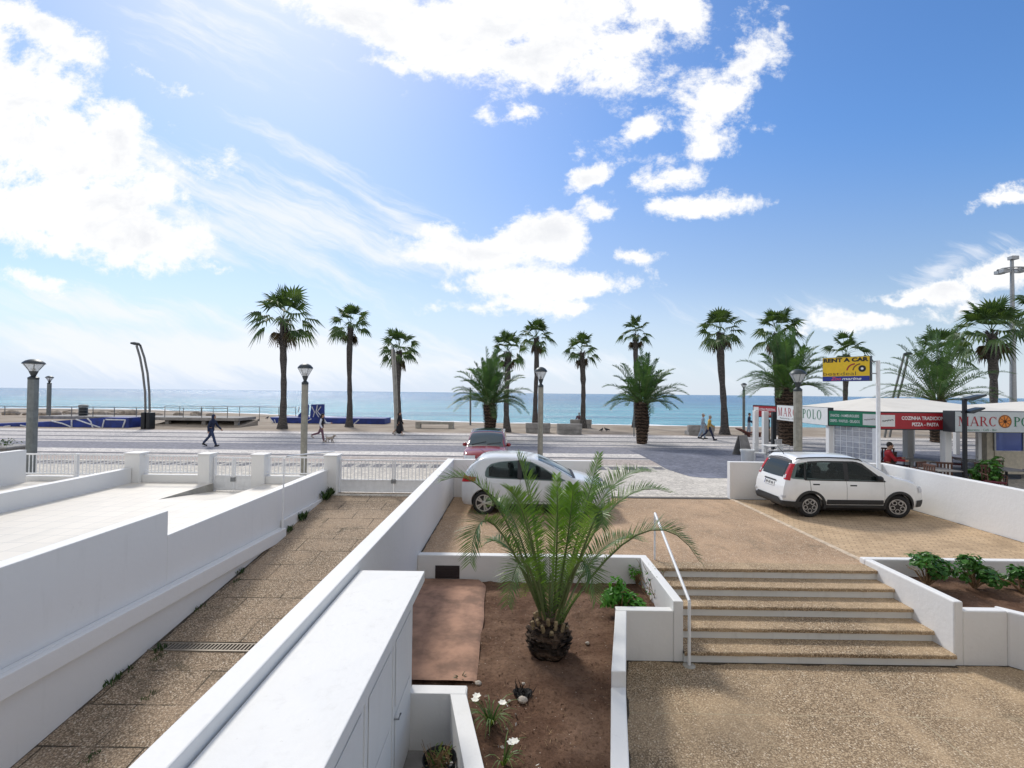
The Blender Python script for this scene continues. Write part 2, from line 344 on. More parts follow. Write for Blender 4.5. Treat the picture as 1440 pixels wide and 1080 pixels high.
# ------------------------------------------------------------------ sky, clouds, sun
SUN_AZ, SUN_EL = R(-29), R(43)
world = bpy.data.worlds.new('World'); scene.world = world; world.use_nodes = True
w = NT(world.node_tree)
gen = w.n('ShaderNodeTexCoord', out=0)
sx = w.n('ShaderNodeSeparateXYZ', {0: gen}).node
yy = w.math('MAXIMUM', w.math('ABSOLUTE', sx.outputs[1]), 0.14)
U = w.math('DIVIDE', sx.outputs[0], yy); V = w.math('DIVIDE', sx.outputs[2], yy)
uv = w.n('ShaderNodeCombineXYZ', {0: U, 1: V, 2: 0.0})
def sky_uv(px, py): d = ray(px, py); return d.x / d.y, d.z / d.y
def blobs(lst, warp):
    tot = None
    for (px, py, rx, ry, rot, wt) in lst:
        u, v = sky_uv(px, py)
        mp = w.n('ShaderNodeMapping', {'Vector': warp, 'Location': (u, v, 0), 'Rotation': (0, 0, R(-rot)), 'Scale': (rx / F, ry / F, 1)}, vector_type='TEXTURE')
        ln = w.n('ShaderNodeVectorMath', {0: mp}, out=1, operation='LENGTH')
        s = w.math('MULTIPLY_ADD', ln, -wt, wt)
        tot = s if tot is None else w.math('SMOOTH_MAX', tot, s, 0.12)
    return tot
def warped(scale, amt, seed):
    nz = w.noise(w.scalev(uv, (1, 1, 1), 0, (seed, seed * 0.7, 0)), scale, 5, 0.6, 0, out=1)
    off = w.n('ShaderNodeVectorMath', {0: w.n('ShaderNodeVectorMath', {0: nz, 1: (0.5, 0.5, 0.5)}, operation='SUBTRACT'), 'Scale': amt}, operation='SCALE')
    return w.n('ShaderNodeVectorMath', {0: uv, 1: off}, operation='ADD')
sky = w.n('ShaderNodeTexSky', {}, sky_type='NISHITA', sun_disc=False, sun_elevation=SUN_EL, sun_rotation=SUN_AZ, altitude=10.0, air_density=1.0, dust_density=0.25, ozone_density=2.5)
skyc = w.n('ShaderNodeHueSaturation', {'Hue': 0.505, 'Saturation': w.smooth(V, 0.02, 0.60, 0.85, 1.22), 'Value': w.smooth(V, 0.0, 0.62, 0.66, 0.98), 'Color': sky})
# cumulus
cum = [  # big cloud over the top
 (520, 10, 150, 48, 12, 1.0), (610, 55, 120, 62, 25, 1.0), (760, 20, 210, 75, 0, 1.1), (770, 75, 110, 62, -15, 1.0), (890, 55, 120, 75, -35, 1.0), (930, 10, 110, 50, 0, .9), (540, 90, 48, 20, 30, .6),
 # bank at the left
 (70, 50, 120, 34, 28, .8), (0, 120, 180, 100, 35, 1.05), (50, 210, 200, 110, 20, 1.05), (130, 290, 175, 66, 16, 1.05), (210, 335, 90, 34, 12, .8), (225, 265, 60, 40, 30, .8), (30, 300, 140, 70, 10, 1.0),
 (165, 160, 42, 30, 40, .5), (60, 392, 70, 16, 5, .65), (-40, 300, 150, 60, 10, .95), (40, 330, 120, 36, 8, .8), (215, 105, 46, 14, 20, .45), (300, 380, 20, 8, 0, .6),
 # ragged chain on the right of the middle
 (1050, 85, 62, 34, -20, .8), (1000, 120, 44, 46, -40, .8), (975, 170, 34, 40, 40, .75), (900, 178, 48, 16, -28, .7), (838, 240, 40, 12, -28, .7), (990, 205, 62, 22, -18, .8), (945, 245, 52, 22, -8, .85),
 (965, 290, 88, 20, -3, .85), (848, 291, 48, 24, -10, .85), (690, 158, 20, 22, 20, .5), (735, 152, 26, 14, 0, .5),
 # middle banks
 (760, 330, 80, 40, -10, 1.0), (690, 350, 90, 30, 0, .8), (640, 345, 60, 24, 0, .6), (880, 355, 40, 14, -8, .7), (640, 402, 40, 12, 5, .6),
 (740, 405, 110, 34, 0, 1.0), (840, 400, 90, 26, -4, .95), (690, 432, 70, 18, 0, .7), (800, 435, 70, 16, 0, .7),
 # right edge
 (1320, 404, 56, 15, -3, .85), (1262, 414, 36, 8, 0, .6), (1425, 380, 70, 34, -8, .85), (1200, 450, 100, 11, -4, .6), (1400, 272, 66, 10, -14, .55), (1400, 440, 50, 8, 0, .4)]
wc = warped(3.2, 0.11, 3.1)
wf_ = w.noise(w.scalev(uv, (1, 1, 1), 0, (4.2, 1.3, 0)), 15, 6, 0.65, 0, out=1)
wc = w.n('ShaderNodeVectorMath', {0: wc, 1: w.n('ShaderNodeVectorMath', {0: w.n('ShaderNodeVectorMath', {0: wf_, 1: (0.5, 0.5, 0.5)}, operation='SUBTRACT'), 'Scale': 0.045}, operation='SCALE')}, operation='ADD')
dens0 = blobs(cum, wc)
fb = w.noise(w.scalev(uv, (1, 1.25, 1), 0, (1.7, 0.4, 0)), 6.5, 14, 0.70, 0.15)
fb2 = w.noise(w.scalev(uv, (1, 1.2, 1), 0, (5.7, 2.4, 0)), 2.6, 6, 0.6, 0.2)
dens = w.math('MULTIPLY_ADD', dens0, 0.85, w.math('MULTIPLY_ADD', fb, 2.9, -1.30))
dens = w.math('ADD', dens, w.math('MULTIPLY_ADD', fb2, 1.5, -0.75))
ccov = w.smooth(dens, 0.02, 0.55)
# cirrus veils
cir = [(440, 215, 220, 26, 27, .95), (560, 295, 210, 34, 32, .95), (420, 310, 320, 85, 22, .85), (560, 360, 230, 46, 12, .8), (250, 240, 160, 60, 25, .6), (250, 330, 220, 70, 15, .8), (160, 430, 330, 40, 6, .9), (300, 500, 560, 62, 2, 1.4),
       (700, 385, 160, 50, 0, .6), (120, 475, 260, 40, 4, .9), (1330, 385, 200, 30, -22, .55), (1080, 425, 240, 26, -6, .45), (1330, 440, 160, 18, -4, .5), (640, 520, 500, 34, 0, .8), (300, 20, 170, 110, 0, .5)]
wr = warped(2.0, 0.14, 9.3)
cd = blobs(cir, wr)
st = w.noise(w.scalev(w.scalev(wr, (1, 1, 1), R(27)), (1.6, 12, 1)), 1.6, 10, 0.66, 0.25)
st2 = w.noise(w.scalev(w.scalev(wr, (1, 1, 1), R(24)), (1, 4, 1)), 1.5, 8, 0.62, 0.2)
cdn = w.math('ADD', cd, w.math('ADD', w.math('MULTIPLY', st, 2.5), w.math('MULTIPLY_ADD', st2, 1.3, -1.95)))
vcov = w.math('MULTIPLY', w.smooth(cdn, 0.05, 1.0), 0.85)
# small ragged veil overall + pale air just over the horizon
el = V
hz = w.math('MULTIPLY', w.smooth(el, 0.26, 0.0), w.smooth(U, 0.9, -0.7, 0.70, 0.96))
sund = Vector((math.cos(SUN_EL) * math.sin(SUN_AZ), math.cos(SUN_EL) * math.cos(SUN_AZ), math.sin(SUN_EL)))
dot = w.n('ShaderNodeVectorMath', {0: gen, 1: tuple(sund)}, out=1, operation='DOT_PRODUCT')
glow = w.math('MULTIPLY', w.math('POWER', w.math('MAXIMUM', dot, 0.0), 9.0), 0.34)
CL = 6.3
shn = w.noise(w.scalev(uv, (1, 1.6, 1), 0, (2.7, 8.4, 0)), 5.5, 7, 0.6, 0.3)
base_shade = w.math('MULTIPLY', w.smooth(dens, 0.25, 1.0), w.smooth(shn, 0.40, 0.68))
cumc = w.mix(w.math('MULTIPLY', base_shade, 0.55), (CL * 1.0, CL * 1.0, CL * 1.0), (CL * 0.66, CL * 0.69, CL * 0.76))
c = w.mix(glow, skyc, (CL * .86, CL * .90, CL * 1.0))
c = w.mix(hz, c, (CL * .66, CL * .76, CL * .92))
c = w.mix(vcov, c, (CL * .90, CL * .925, CL * .98))
c = w.mix(ccov, c, cumc)
# cloud cover added behind and overhead, out of view, for neutral fill light
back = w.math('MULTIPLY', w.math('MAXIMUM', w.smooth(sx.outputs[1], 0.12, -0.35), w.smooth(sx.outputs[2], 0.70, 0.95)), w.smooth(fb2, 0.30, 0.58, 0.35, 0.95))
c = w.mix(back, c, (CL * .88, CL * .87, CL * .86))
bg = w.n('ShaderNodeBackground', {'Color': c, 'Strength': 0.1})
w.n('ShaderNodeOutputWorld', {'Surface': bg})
world.cycles.sampling_method = 'MANUAL'; world.cycles.sample_map_resolution = 512
sl = bpy.data.lights.new('sun', 'SUN'); sl.energy = 1.75; sl.angle = R(11); sl.color = (1.0, 0.95, 0.87)
so = bpy.data.objects.new('sun', sl); COL.objects.link(so); so.rotation_euler = sund.to_track_quat('Z', 'Y').to_euler(); so.location = sund * 60
scene.view_settings.view_transform = 'Standard'; scene.view_settings.look = 'None'; scene.view_settings.exposure = 0.75; scene.view_settings.gamma = 1.0
scene.view_settings.use_curve_mapping = False
scene.cycles.use_denoising = True; scene.cycles.max_bounces = 8; scene.cycles.sample_clamp_indirect = 6.0; scene.cycles.caustics_reflective = False; scene.cycles.caustics_refractive = False
# ------------------------------------------------------------------ ground, beach, sea
from mathutils import noise as mnoise
def sheet(name, poly, z, mat, kind='structure'):
    mb = MB(); mb.face([(x, y, z(x, y) if callable(z) else z) for x, y in poly]); return tag(mb.build(name, mat), kind=kind)
def rect(x0, y0, x1, y1): return [(x0, y0), (x1, y0), (x1, y1), (x0, y1)]
def slab(name, poly, z0, z1, mat, kind='structure'):
    mb = MB(); mb.prism(poly, z0, z1); return tag(mb.build(name, mat), kind=kind)
slab('ground', rect(-90, -25, 90, 14.0), -3.4, -2.6, M['conc'])
sheet('sea', [(-60000, 40), (60000, 40), (60000, 80000), (-60000, 80000)], -3.0, M['sea'])
slab('promenade', rect(-110, 14.0, 110, 36.1), -3.3, 0.0, M['prom'])
slab('sand_strip', [(-110, 36.102), (110, 36.102), (110, 46.5), (-16, 46.5), (-22, 52.5), (-110, 52.5)], -3.3, -0.001, M['sand'])
dp = [G(884, 632.5), G(897, 638), G(909, 644), G(924, 652), G(936, 659), G(950, 664), G(970, 670), G(995, 672.5), G(1030, 672.5), G(1200, 673), G(1436, 674), G(1436, 637), G(1160, 633.5)]
slab('dark_paving', [(p.x, p.y) for p in dp], -0.05, 0.005, M['dark_setts'])
lp = [G(760, 662), G(936, 660.5), G(950, 665), G(970, 671), G(995, 673.5), G(1030, 674), G(1060, 674), G(1060, 697), G(760, 692)]
slab('pale_pavement', [(p.x, p.y) for p in lp], -0.05, 0.004, M['pale_setts'])
mb = MB(); rows = []
for j in range(26):
    row = []
    for i in range(41):
        x = -140 + i * 8; ys = 140 if x < -110 else (140 - (x + 110) * 0.45 if x < -10 else 95 - (x + 10) * 0.1)
        t = j / 25; y = 44 + (ys + 6 - 44) * t; a = -0.25 if x < -40 else (-0.25 - 0.95 * min(1, (x + 40) / 30))
        row.append((x, y, a + (-3.12 - a) * t + mnoise.noise(Vector((x * .09, y * .12, 0))) * 0.25 * (1 - t)))
    rows.append(row)
mb.grid(rows); tag(mb.build('beach', M['sand'], smooth=True), kind='structure')
mb = MB(); rows = []
for i in range(121):
    x = -150 + i * 2.6; ys = 140 if x < -110 else (140 - (x + 110) * 0.45 if x < -10 else 95 - (x + 10) * 0.1)
    k = mnoise.noise(Vector((x * .13, 0, 0))) * 2.2
    rows.append([(x, ys - 1.5 + k, -2.962), (x, ys + 3.5 + k * 1.6 + 1.5 * mnoise.noise(Vector((x * .5, 3, 0))), -2.962)])
mb.grid(rows); tag(mb.build('surf', M['foam']), kind='stuff')
mb = MB(); q = [A(213, 600, 38.8), A(338, 600, 38.8)]; mb.prism([(q[0].x, 37.9), (q[1].x, 38.6), (q[1].x, 41.5), (q[0].x, 41.5)], -.3, lambda x, y: 0.02 if y < 39 else .46); tag(mb.build('sand_bank', M['sand'], bevel=.05), kind='structure')
# parking court
sheet('parking_floor', [(-1.74, 8.95), (2.43, 8.95), (2.43, 8.43), (6.27, 8.43), (6.29, 8.80), (6.32, 8.80), (6.22, 14.05), (-1.74, 14.05)], 0.0, M['agg_park'])
sheet('paver_floor', [(6.42, 8.80), (10.65, 8.80), (10.65, 14.05), (6.32, 14.05)], 0.0, M['pavers'])
slab('parking_divider', [(6.31, 8.80), (6.43, 8.80), (6.33, 14.05), (6.21, 14.05)], -0.1, 0.012, M['curb'])
slab('threshold', rect(2.36, 14.05, 6.22, 14.25), -0.1, 0.008, M['threshold'])
sheet('forecourt', [(0.2, 1.0), (12, 1.0), (12, 6.99), (1.4, 6.99)], -0.8, M['agg_fore'])
sheet('restaurant_floor', rect(10.8, 4, 60, 14.0), -0.004, M['conc'])
RZ = lambda y: -(14.2 - y) * 0.118
mb = MB(); mb.grid([[(-5.40, y, RZ(y)), (-1.9, y, RZ(y))] for y in (1.0, 4, 7.12)]); mb.grid([[(-5.40, y, RZ(y)), (-1.9, y, RZ(y))] for y in (7.34, 10, 14.3)])
tag(mb.build('ramp', M['agg_ramp']), kind='structure')
mb = MB()
mb.box(-5.4, 7.12, RZ(7.2) - .12, -1.95, 7.34, RZ(7.2) - .06, 1)
for k in range(62): x = -5.34 + k * 0.0545; mb.box(x, 7.15, RZ(7.23) - .03, x + 0.018, 7.31, RZ(7.23) + .004, 0)
mb.box(-5.38, 7.118, RZ(7.23) - .03, -1.96, 7.148, RZ(7.23) + .004); mb.box(-5.38, 7.312, RZ(7.23) - .03, -1.96, 7.342, RZ(7.23) + .006)
tag(rebase(mb.build('drain_grate', [M['grate'], M['dark']])), 'steel slotted drain grate crossing the brown sloping driveway', 'drain grate')
TZ = 0.26
mb = MB()
mb.face([(-14.2, 1, TZ), (-5.65, 1, TZ), (-5.65, 12.0, TZ), (-8.85, 12.0, TZ), (-14.2, 12.0, TZ)])
mb.face([(-14.2, 12.0, TZ), (-8.85, 12.0, TZ), (-8.85, 14.2, TZ), (-14.2, 14.2, TZ)])
mb.face([(-8.85, 12.0, TZ), (-7.35, 12.0, TZ), (-7.35, 14.2, 0.02), (-8.85, 14.2, 0.02)])
mb.face([(-7.35, 12.0, TZ), (-5.65, 12.0, TZ), (-5.65, 14.2, TZ), (-7.35, 14.2, TZ)])
mb.face([(-8.85, 12.0, TZ), (-8.85, 14.2, TZ), (-8.85, 14.2, 0.02)], 1); mb.face([(-7.35, 12.0, TZ), (-7.35, 14.2, TZ), (-7.35, 14.2, 0.02)], 1)
tag(mb.build('terrace_floor', [M['tile'], M['conc_l']], recalc=False), kind='structure')
sheet('neighbour_floor', rect(-70, 0, -14.2, 14.1), 0.2, M['tile'])
# garden soil
def soil_z(x, y): return -0.42 + 0.035 * mnoise.noise(Vector((x * 1.7, y * 1.7, 3))) + 0.03 * mnoise.noise(Vector((x * 6, y * 6, 1))) + 0.016 * mnoise.noise(Vector((x * 19, y * 19, 1)))
def xl(y): return -1.745 if y > 5.33 else -0.50 + 0.255 * (5.33 - y)
def xr(y): return 2.33 if y > 7.0 else (1.50 + (y - 6.98) * 0.236)
mb = MB(); NX, NYS = 120, 190
P_ = [[(-1.745 + 4.075 * i / NX, 2.2 + 6.66 * j / NYS) for i in range(NX + 1)] for j in range(NYS + 1)]; b0 = 0
for row in P_: mb.v += [(x, y, soil_z(x, y)) for x, y in row]
for j in range(NYS):
    for i in range(NX):
        x, y = P_[j][i]; x += .017; y += .017
        if xl(y) - .04 < x < xr(y) + .05: k = j * (NX + 1) + i; mb.f.append((k, k + 1, k + NX + 2, k + NX + 1)); mb.m.append(0)
tag(mb.build('garden_soil', M['soil'], smooth=True), kind='structure')
sheet('pit_floor', rect(-1.1, 1.5, 0.6, 5.25), -0.8, M['conc'])
mb = MB(); rows = []
pl = [(6.39, 7.05), (7.0, 7.05), (9.7, 4.1), (14, 4.1), (14, 8.76), (6.39, 8.76)]
for j in range(60):
    y = 4.1 + 4.66 * j / 59; a = 6.38 if y > 7.08 else 7.045 + (7.09 - y) * 0.913; row = []
    for i in range(70):
        x = a + (14 - a) * i / 69; row.append((x, y, -0.20 + 0.03 * mnoise.noise(Vector((x * 4, y * 4, 1))) + 0.02 * mnoise.noise(Vector((x * 13, y * 13, 1)))))
    rows.append(row)
mb.grid(rows); tag(mb.build('planter_soil', M['soil'], smooth=True), kind='structure')
# the white building whose balcony the view is taken from (unseen behind the camera, added to throw light back on the walls)
mb = MB(); mb.box(-16, -2.2, -0.9, 16, -1.5, 9.5)
for fl in (0, 1, 2):
    mb.box(-16, -1.5, 1.35 + fl * 3.0 - .2, -3.2, -.5, 1.35 + fl * 3.0); mb.box(3.2, -1.5, 1.35 + fl * 3.0 - .2, 16, -.5, 1.35 + fl * 3.0)
fc = tag(mb.build('unseen_building', M['white']), kind='structure')
mb = MB()
for fl in (0, 1, 2):
    for x in (-13, -9, -5.5, -1, 3.2, 7, 11): mb.box(x, -1.499, 1.5 + fl * 3, x + 1.6, -1.47, 3.5 + fl * 3)
g_ = mb.build('window_glass', M['dark'], fc)
# ------------------------------------------------------------------ walls, hut, stairs
def wall(name, label, cat, fn, mat='white', bevel=0.012, group=None):
    mb = MB(); fn(mb); return tag(rebase(mb.build(name, M[mat], bevel=bevel)), label, cat, group)
wall('driveway_wall', 'long low white wall between sloping driveway and parked silver-white hatchback', 'wall', lambda m: m.box(-1.95, 0.3, -2.4, -1.745, 14.1, 1.08))
wall('court_wall', 'white wall running behind the silver-white hatchback beside promenade', 'wall', lambda m: m.box(-1.744, 13.90, -0.3, 2.36, 14.09, 1.075))
wall('court_wall', 'short white wall end behind the tail of white car with roof rails', 'wall', lambda m: m.box(6.22, 14.055, -0.3, 10.598, 14.25, 1.07))
wall('court_wall', 'long white boundary wall in front of restaurant beside white car', 'wall', lambda m: m.box(10.60, 4.0, -0.9, 10.80, 14.25, 1.072))
wall('parapet_wall', 'stepped white parapet along left edge of the sloping driveway', 'wall', lambda m: m.xzprism([], 0, 0) if 0 else [m.box(-5.66, 0.3, -2.6, -5.45, 7.62, 1.09), m.box(-5.66, 7.62, -2.6, -5.452, 14.3, 0.705)])
def ledge(m):
    m.prism(rect(-5.449, 0.5, -5.36, 11.3), -3.2, lambda x, y: -0.08 - (y - 4.95) * .029)
    m.prism(rect(-5.358, 0.5, -5.27, 11.22), lambda x, y: -0.24 - (y - 4.95) * .03, lambda x, y: 0.01 - (y - 4.95) * .029)
    m.prism(rect(-5.448, 0.5, -5.36, 11.22), lambda x, y: -0.07 - (y - 4.95) * .029, lambda x, y: 0.01 - (y - 4.95) * .029)
    m.box(-5.449, 11.3, -1.2, -5.38, 14.2, -0.02)
wall('wall_ledge', 'sloping white ledge along the foot of stepped parapet', 'ledge', ledge)
wall('terrace_wall', 'low white wall edging the cream tiled terrace on left', 'wall', lambda m: m.box(-11.42, 0.5, -0.3, -11.2, 14.1, 0.69))
wall('terrace_wall', 'tall white wall at far left edge beside lamp post', 'wall', lambda m: m.box(-14.42, 0.5, -0.3, -14.2, 14.0, 1.2))
wall('garden_wall', 'low white back wall of palm bed with brown vent', 'wall', lambda m: m.box(-1.744, 8.82, -0.9, 2.429, 8.98, 0.045))
o = None
mb = MB(); mb.box(-1.42, 8.806, -0.37, -0.98, 8.822, -0.14)
for k in range(7): mb.box(-1.40, 8.798, -0.355 + k * .03, -1.0, 8.807, -0.34 + k * .03)
tag(rebase(mb.build('vent_panel', M['vent'], bevel=.003)), 'dark brown vent panel on low wall behind the palm', 'vent')
def sidewall(m):
    m.prism([(1.46, 6.98), (1.10, 5.46), (1.265, 5.46), (1.62, 6.98)], -0.9, -0.09)
    m.prism([(1.098, 5.456), (0.44, 2.2), (0.61, 2.2), (1.262, 5.456)], -0.9, -0.26)
    m.box(1.48, 6.982, -0.9, 2.288, 7.12, -0.09)
    m.box(2.29, 6.98, -0.9, 2.43, 8.818, 0.05)
wall('stair_planter_wall', 'white stepped planter wall between palm bed and stairs', 'wall', sidewall)
def rwall(m):
    m.box(6.27, 6.98, -0.9, 6.40, 8.74, 0.10)
    m.box(6.27, 8.742, -0.9, 14, 8.88, 0.098)
    m.box(6.402, 6.984, -0.9, 7.03, 7.12, -0.03)
    m.prism([(7.032, 6.984), (9.75, 4.0), (9.95, 4.0), (7.032, 7.19)], -0.9, -0.03)
wall('stair_planter_wall', 'white planter wall right of stairs holding three round shrubs', 'wall', rwall, bevel=0.02)
# stairs
st_ = thing('stairs', 'five wide aggregate steps with white risers up to parking court', 'stairs', (4.35, 7.7, -0.8))
NY = [8.43, 8.05, 7.68, 7.30, 6.93]
for k in range(5):
    z = -0.16 * k; y0 = NY[k]; y1 = NY[k - 1] + 0.06 if k else 8.75
    mb = MB(); n = 60; rows = []
    def rag(i, s): return 0.010 * mnoise.noise(Vector((i * 0.37, k * 9.1 + s, 0))) + 0.006 * mnoise.noise(Vector((i * 1.3, k * 5.1 + s, 4)))
    for i in range(n + 1):
        x = 2.432 + (6.268 - 2.432) * i / n
        rows.append([(x - 4.35, yy_ - 7.7, zz + 0.8) for yy_, zz in ((y1, z + .002), (y0 + rag(i, 0) + .012, z + .002), (y0 + rag(i, 0), z - .008), (y0 + rag(i, 1) * 1.4 + .004, z - .05), (y0 + .06, z - .056))])
    mb.grid(rows); mb.build('tread', M['agg_step'], st_)
    mb = MB(); mb.box(2.431 - 4.35, y0 + .035 - 7.7, z - .163 + .8, 6.269 - 4.35, y0 + .06 - 7.7, z - .05 + .8); mb.build('riser', M['riser'], st_)
# handrail
hr = thing('handrail', 'white tubular handrail on left side of stairs', 'handrail', (2.5, 6.85, -0.8))
mb = MB(); a = Vector((2.56, 8.86, 0.0)); b = Vector((2.475, 6.87, -0.8)); o_ = Vector((2.5, 6.85, -0.8))
ta = a + Vector((0, 0, .84)); tb = b + Vector((0, 0, .90))
mb.tube([ta - o_ + Vector((0, .0, 0)), tb - o_], .022, 10); mb.build('top_rail', M['white_metal'], hr, smooth=True)
mb = MB(); mb.tube([a - o_, ta - o_ - Vector((0, 0, .01))], .017, 10); mb.build('post', M['white_metal'], hr, smooth=True)
mb = MB(); mb.tube([b - o_, tb - o_ - Vector((0, 0, .01))], .022, 10); mb.build('post', M['white_metal'], hr, smooth=True)
mb = MB(); mb.lathe([(.085, 0), (.085, .008), (.05, .016)], 16, b - o_); mb.build('foot', M['conc_l'], hr)
# hut
hut = thing('utility_hut', 'narrow flat roofed white utility hut in the foreground', 'hut', (-1.4, 3.2, -1.0))
def hb(name, mat, *bx, bevel=.008):
    mb = MB()
    for b_ in bx: mb.box(b_[0] + 1.4, b_[1] - 3.2, b_[2] + 1.0, b_[3] + 1.4, b_[4] - 3.2, b_[5] + 1.0)
    return mb.build(name, M[mat], hut, bevel=bevel)
hb('wall', 'white', (-1.743, .5, -1.0, -1.10, 5.33, .868))
hb('roof', 'white_roof', (-1.730, .4, .87, -1.0, 5.48, .985))
for k in range(4):
    y1 = 5.22 - k * .83; d = hb('door', 'white', (-1.099, y1 - .79, -.75, -1.082, y1, .80), bevel=.004)
    for bx_ in ((y1 - .72, -.62, y1 - .07, .02), (y1 - .72, .10, y1 - .07, .70)):
        mb = MB(); mb.box(.321 + .0, bx_[0] - 3.2, bx_[1] + 1, .326, bx_[2] - 3.2, bx_[3] + 1); mb.build('door_panel', M['white'], d, bevel=.003)
    mb = MB(); mb.tube([(.318, y1 - .74 - 3.2, 1.0), (.36, y1 - .74 - 3.2, 1.0), (.36, y1 - .66 - 3.2, 1.0)], .009, 8); mb.build('handle', M['steel'], d, smooth=True)
# pit beside the hut
def pit(m):
    m.box(-1.098, 5.19, -0.82, -0.50, 5.34, -0.2)
    m.prism([(-.66, 5.188), (.14, 2.05), (.31, 2.05), (-.488, 5.188)], -0.82, -0.2); m.prism([(-.499, 5.19), (-.488, 5.19), (-.488, 5.31), (-.499, 5.34)], -.82, -.2)
wall('pit_wall', 'white pit walls beside hut around dark pot of dry plants', 'wall', pit)
# matting
mb = MB(); rows = []
for j in range(40):
    y = 5.72 + (8.79 - 5.72) * j / 39; b = -0.42 - 0.06 * (y - 5.72) / 3 + 0.02 * mnoise.noise(Vector((0, y * 1.3, 8))) - (0.12 * max(0, (y - 8.45) / .35) ** 2)
    rows.append([(-1.742 + (b + 1.742) * i / 30, y, -0.368 + 0.016 * mnoise.noise(Vector((i * .16, y * 1.6, 2))) - (0.03 if i == 30 else 0)) for i in range(31)])
mb.grid(rows); tag(rebase(mb.build('ground_mat', M['mat_pl'], smooth=True)), 'brown woven ground mat lying on soil beside the palm', 'mat')
# grime gathered along the feet of the walls
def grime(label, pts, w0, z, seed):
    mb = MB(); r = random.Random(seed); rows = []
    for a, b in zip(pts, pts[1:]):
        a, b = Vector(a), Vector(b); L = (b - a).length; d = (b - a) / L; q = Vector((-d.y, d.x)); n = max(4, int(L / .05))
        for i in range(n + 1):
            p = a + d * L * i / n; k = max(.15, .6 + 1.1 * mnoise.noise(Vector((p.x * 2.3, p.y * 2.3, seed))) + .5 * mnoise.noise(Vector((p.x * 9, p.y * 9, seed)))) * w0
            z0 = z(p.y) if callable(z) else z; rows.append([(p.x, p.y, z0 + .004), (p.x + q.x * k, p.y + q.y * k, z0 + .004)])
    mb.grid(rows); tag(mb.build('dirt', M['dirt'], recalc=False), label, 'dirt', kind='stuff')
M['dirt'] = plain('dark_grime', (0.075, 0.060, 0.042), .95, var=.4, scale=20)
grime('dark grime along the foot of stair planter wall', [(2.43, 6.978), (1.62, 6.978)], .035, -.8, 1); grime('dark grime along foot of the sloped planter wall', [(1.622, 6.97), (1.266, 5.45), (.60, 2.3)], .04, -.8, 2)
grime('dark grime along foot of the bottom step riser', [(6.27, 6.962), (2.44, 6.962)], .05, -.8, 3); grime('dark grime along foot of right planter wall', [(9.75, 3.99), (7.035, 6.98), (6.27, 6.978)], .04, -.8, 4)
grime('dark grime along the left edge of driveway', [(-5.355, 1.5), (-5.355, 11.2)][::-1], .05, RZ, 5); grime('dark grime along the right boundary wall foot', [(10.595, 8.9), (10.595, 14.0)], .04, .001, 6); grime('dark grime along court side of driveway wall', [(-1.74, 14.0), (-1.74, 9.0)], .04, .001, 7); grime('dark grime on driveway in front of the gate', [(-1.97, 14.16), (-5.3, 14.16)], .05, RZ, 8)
# ------------------------------------------------------------------ street fence and gates
FY = 14.30
def fx(px): return A(px, 650, FY).x
pil = [('white gate pillar where the low terrace wall meets the fence', 182, 203), ('white gate pillar left of the small double gate', 284, 300), ('white gate pillar right of the small double gate', 358, 376), ('white gate pillar at end of stepped parapet beside driveway gate', 459, 477)]
for lb, a, b in pil:
    mb = MB(); x0, x1 = fx(a), fx(b); mb.box(x0, FY - .19, -0.2, x1, FY + .19, 1.09); mb.box(x0 - .025, FY - .215, 1.09, x1 + .025, FY + .215, 1.13)
    tag(rebase(mb.build('gate_pillar', M['white'], bevel=.01)), lb, 'pillar', 'white pillars of the street fence')
def fence(label, x0, x1, low=0.48, top=1.05, posts=()):
    c = (x0 + x1) / 2; t = thing('street_fence', label, 'fence', (c, FY, 0), 0, 'white bar fences towards promenade')
    mb = MB(); mb.box(x0 - c, -.09, -.2, x1 - c, .09, low); mb.build('base_wall', M['white'], t, bevel=.01)
    mb = MB(); mb.box(x0 - c, -.022, top - .045, x1 - c, .022, top); mb.box(x0 - c, -.018, low + .05, x1 - c, .018, low + .085); mb.build('rail', M['white_metal'], t)
    mb = MB(); n = max(2, int((x1 - x0) / .105))
    for k in range(1, n): x = x0 - c + (x1 - x0) * k / n; mb.tube([(x, 0, low + .08), (x, 0, top - .04)], .012, 6, cap=False)
    mb.build('bars', M['white_metal'], t, smooth=True)
    for p in posts: mb = MB(); mb.box(p - .045 - c, -.045, low, p + .045 - c, .045, top + .01); mb.build('post', M['white_metal'], t)
fence('white bar fence left of the pillars behind the lamp post', fx(36), fx(182) - .003, .40, 1.06, (fx(108),))
fence('white bar fence between the two left gate pillars', fx(203) + .003, fx(284) - .003)
fence('white bar fence above the stepped parapet end', fx(376) + .003, fx(459) - .003)
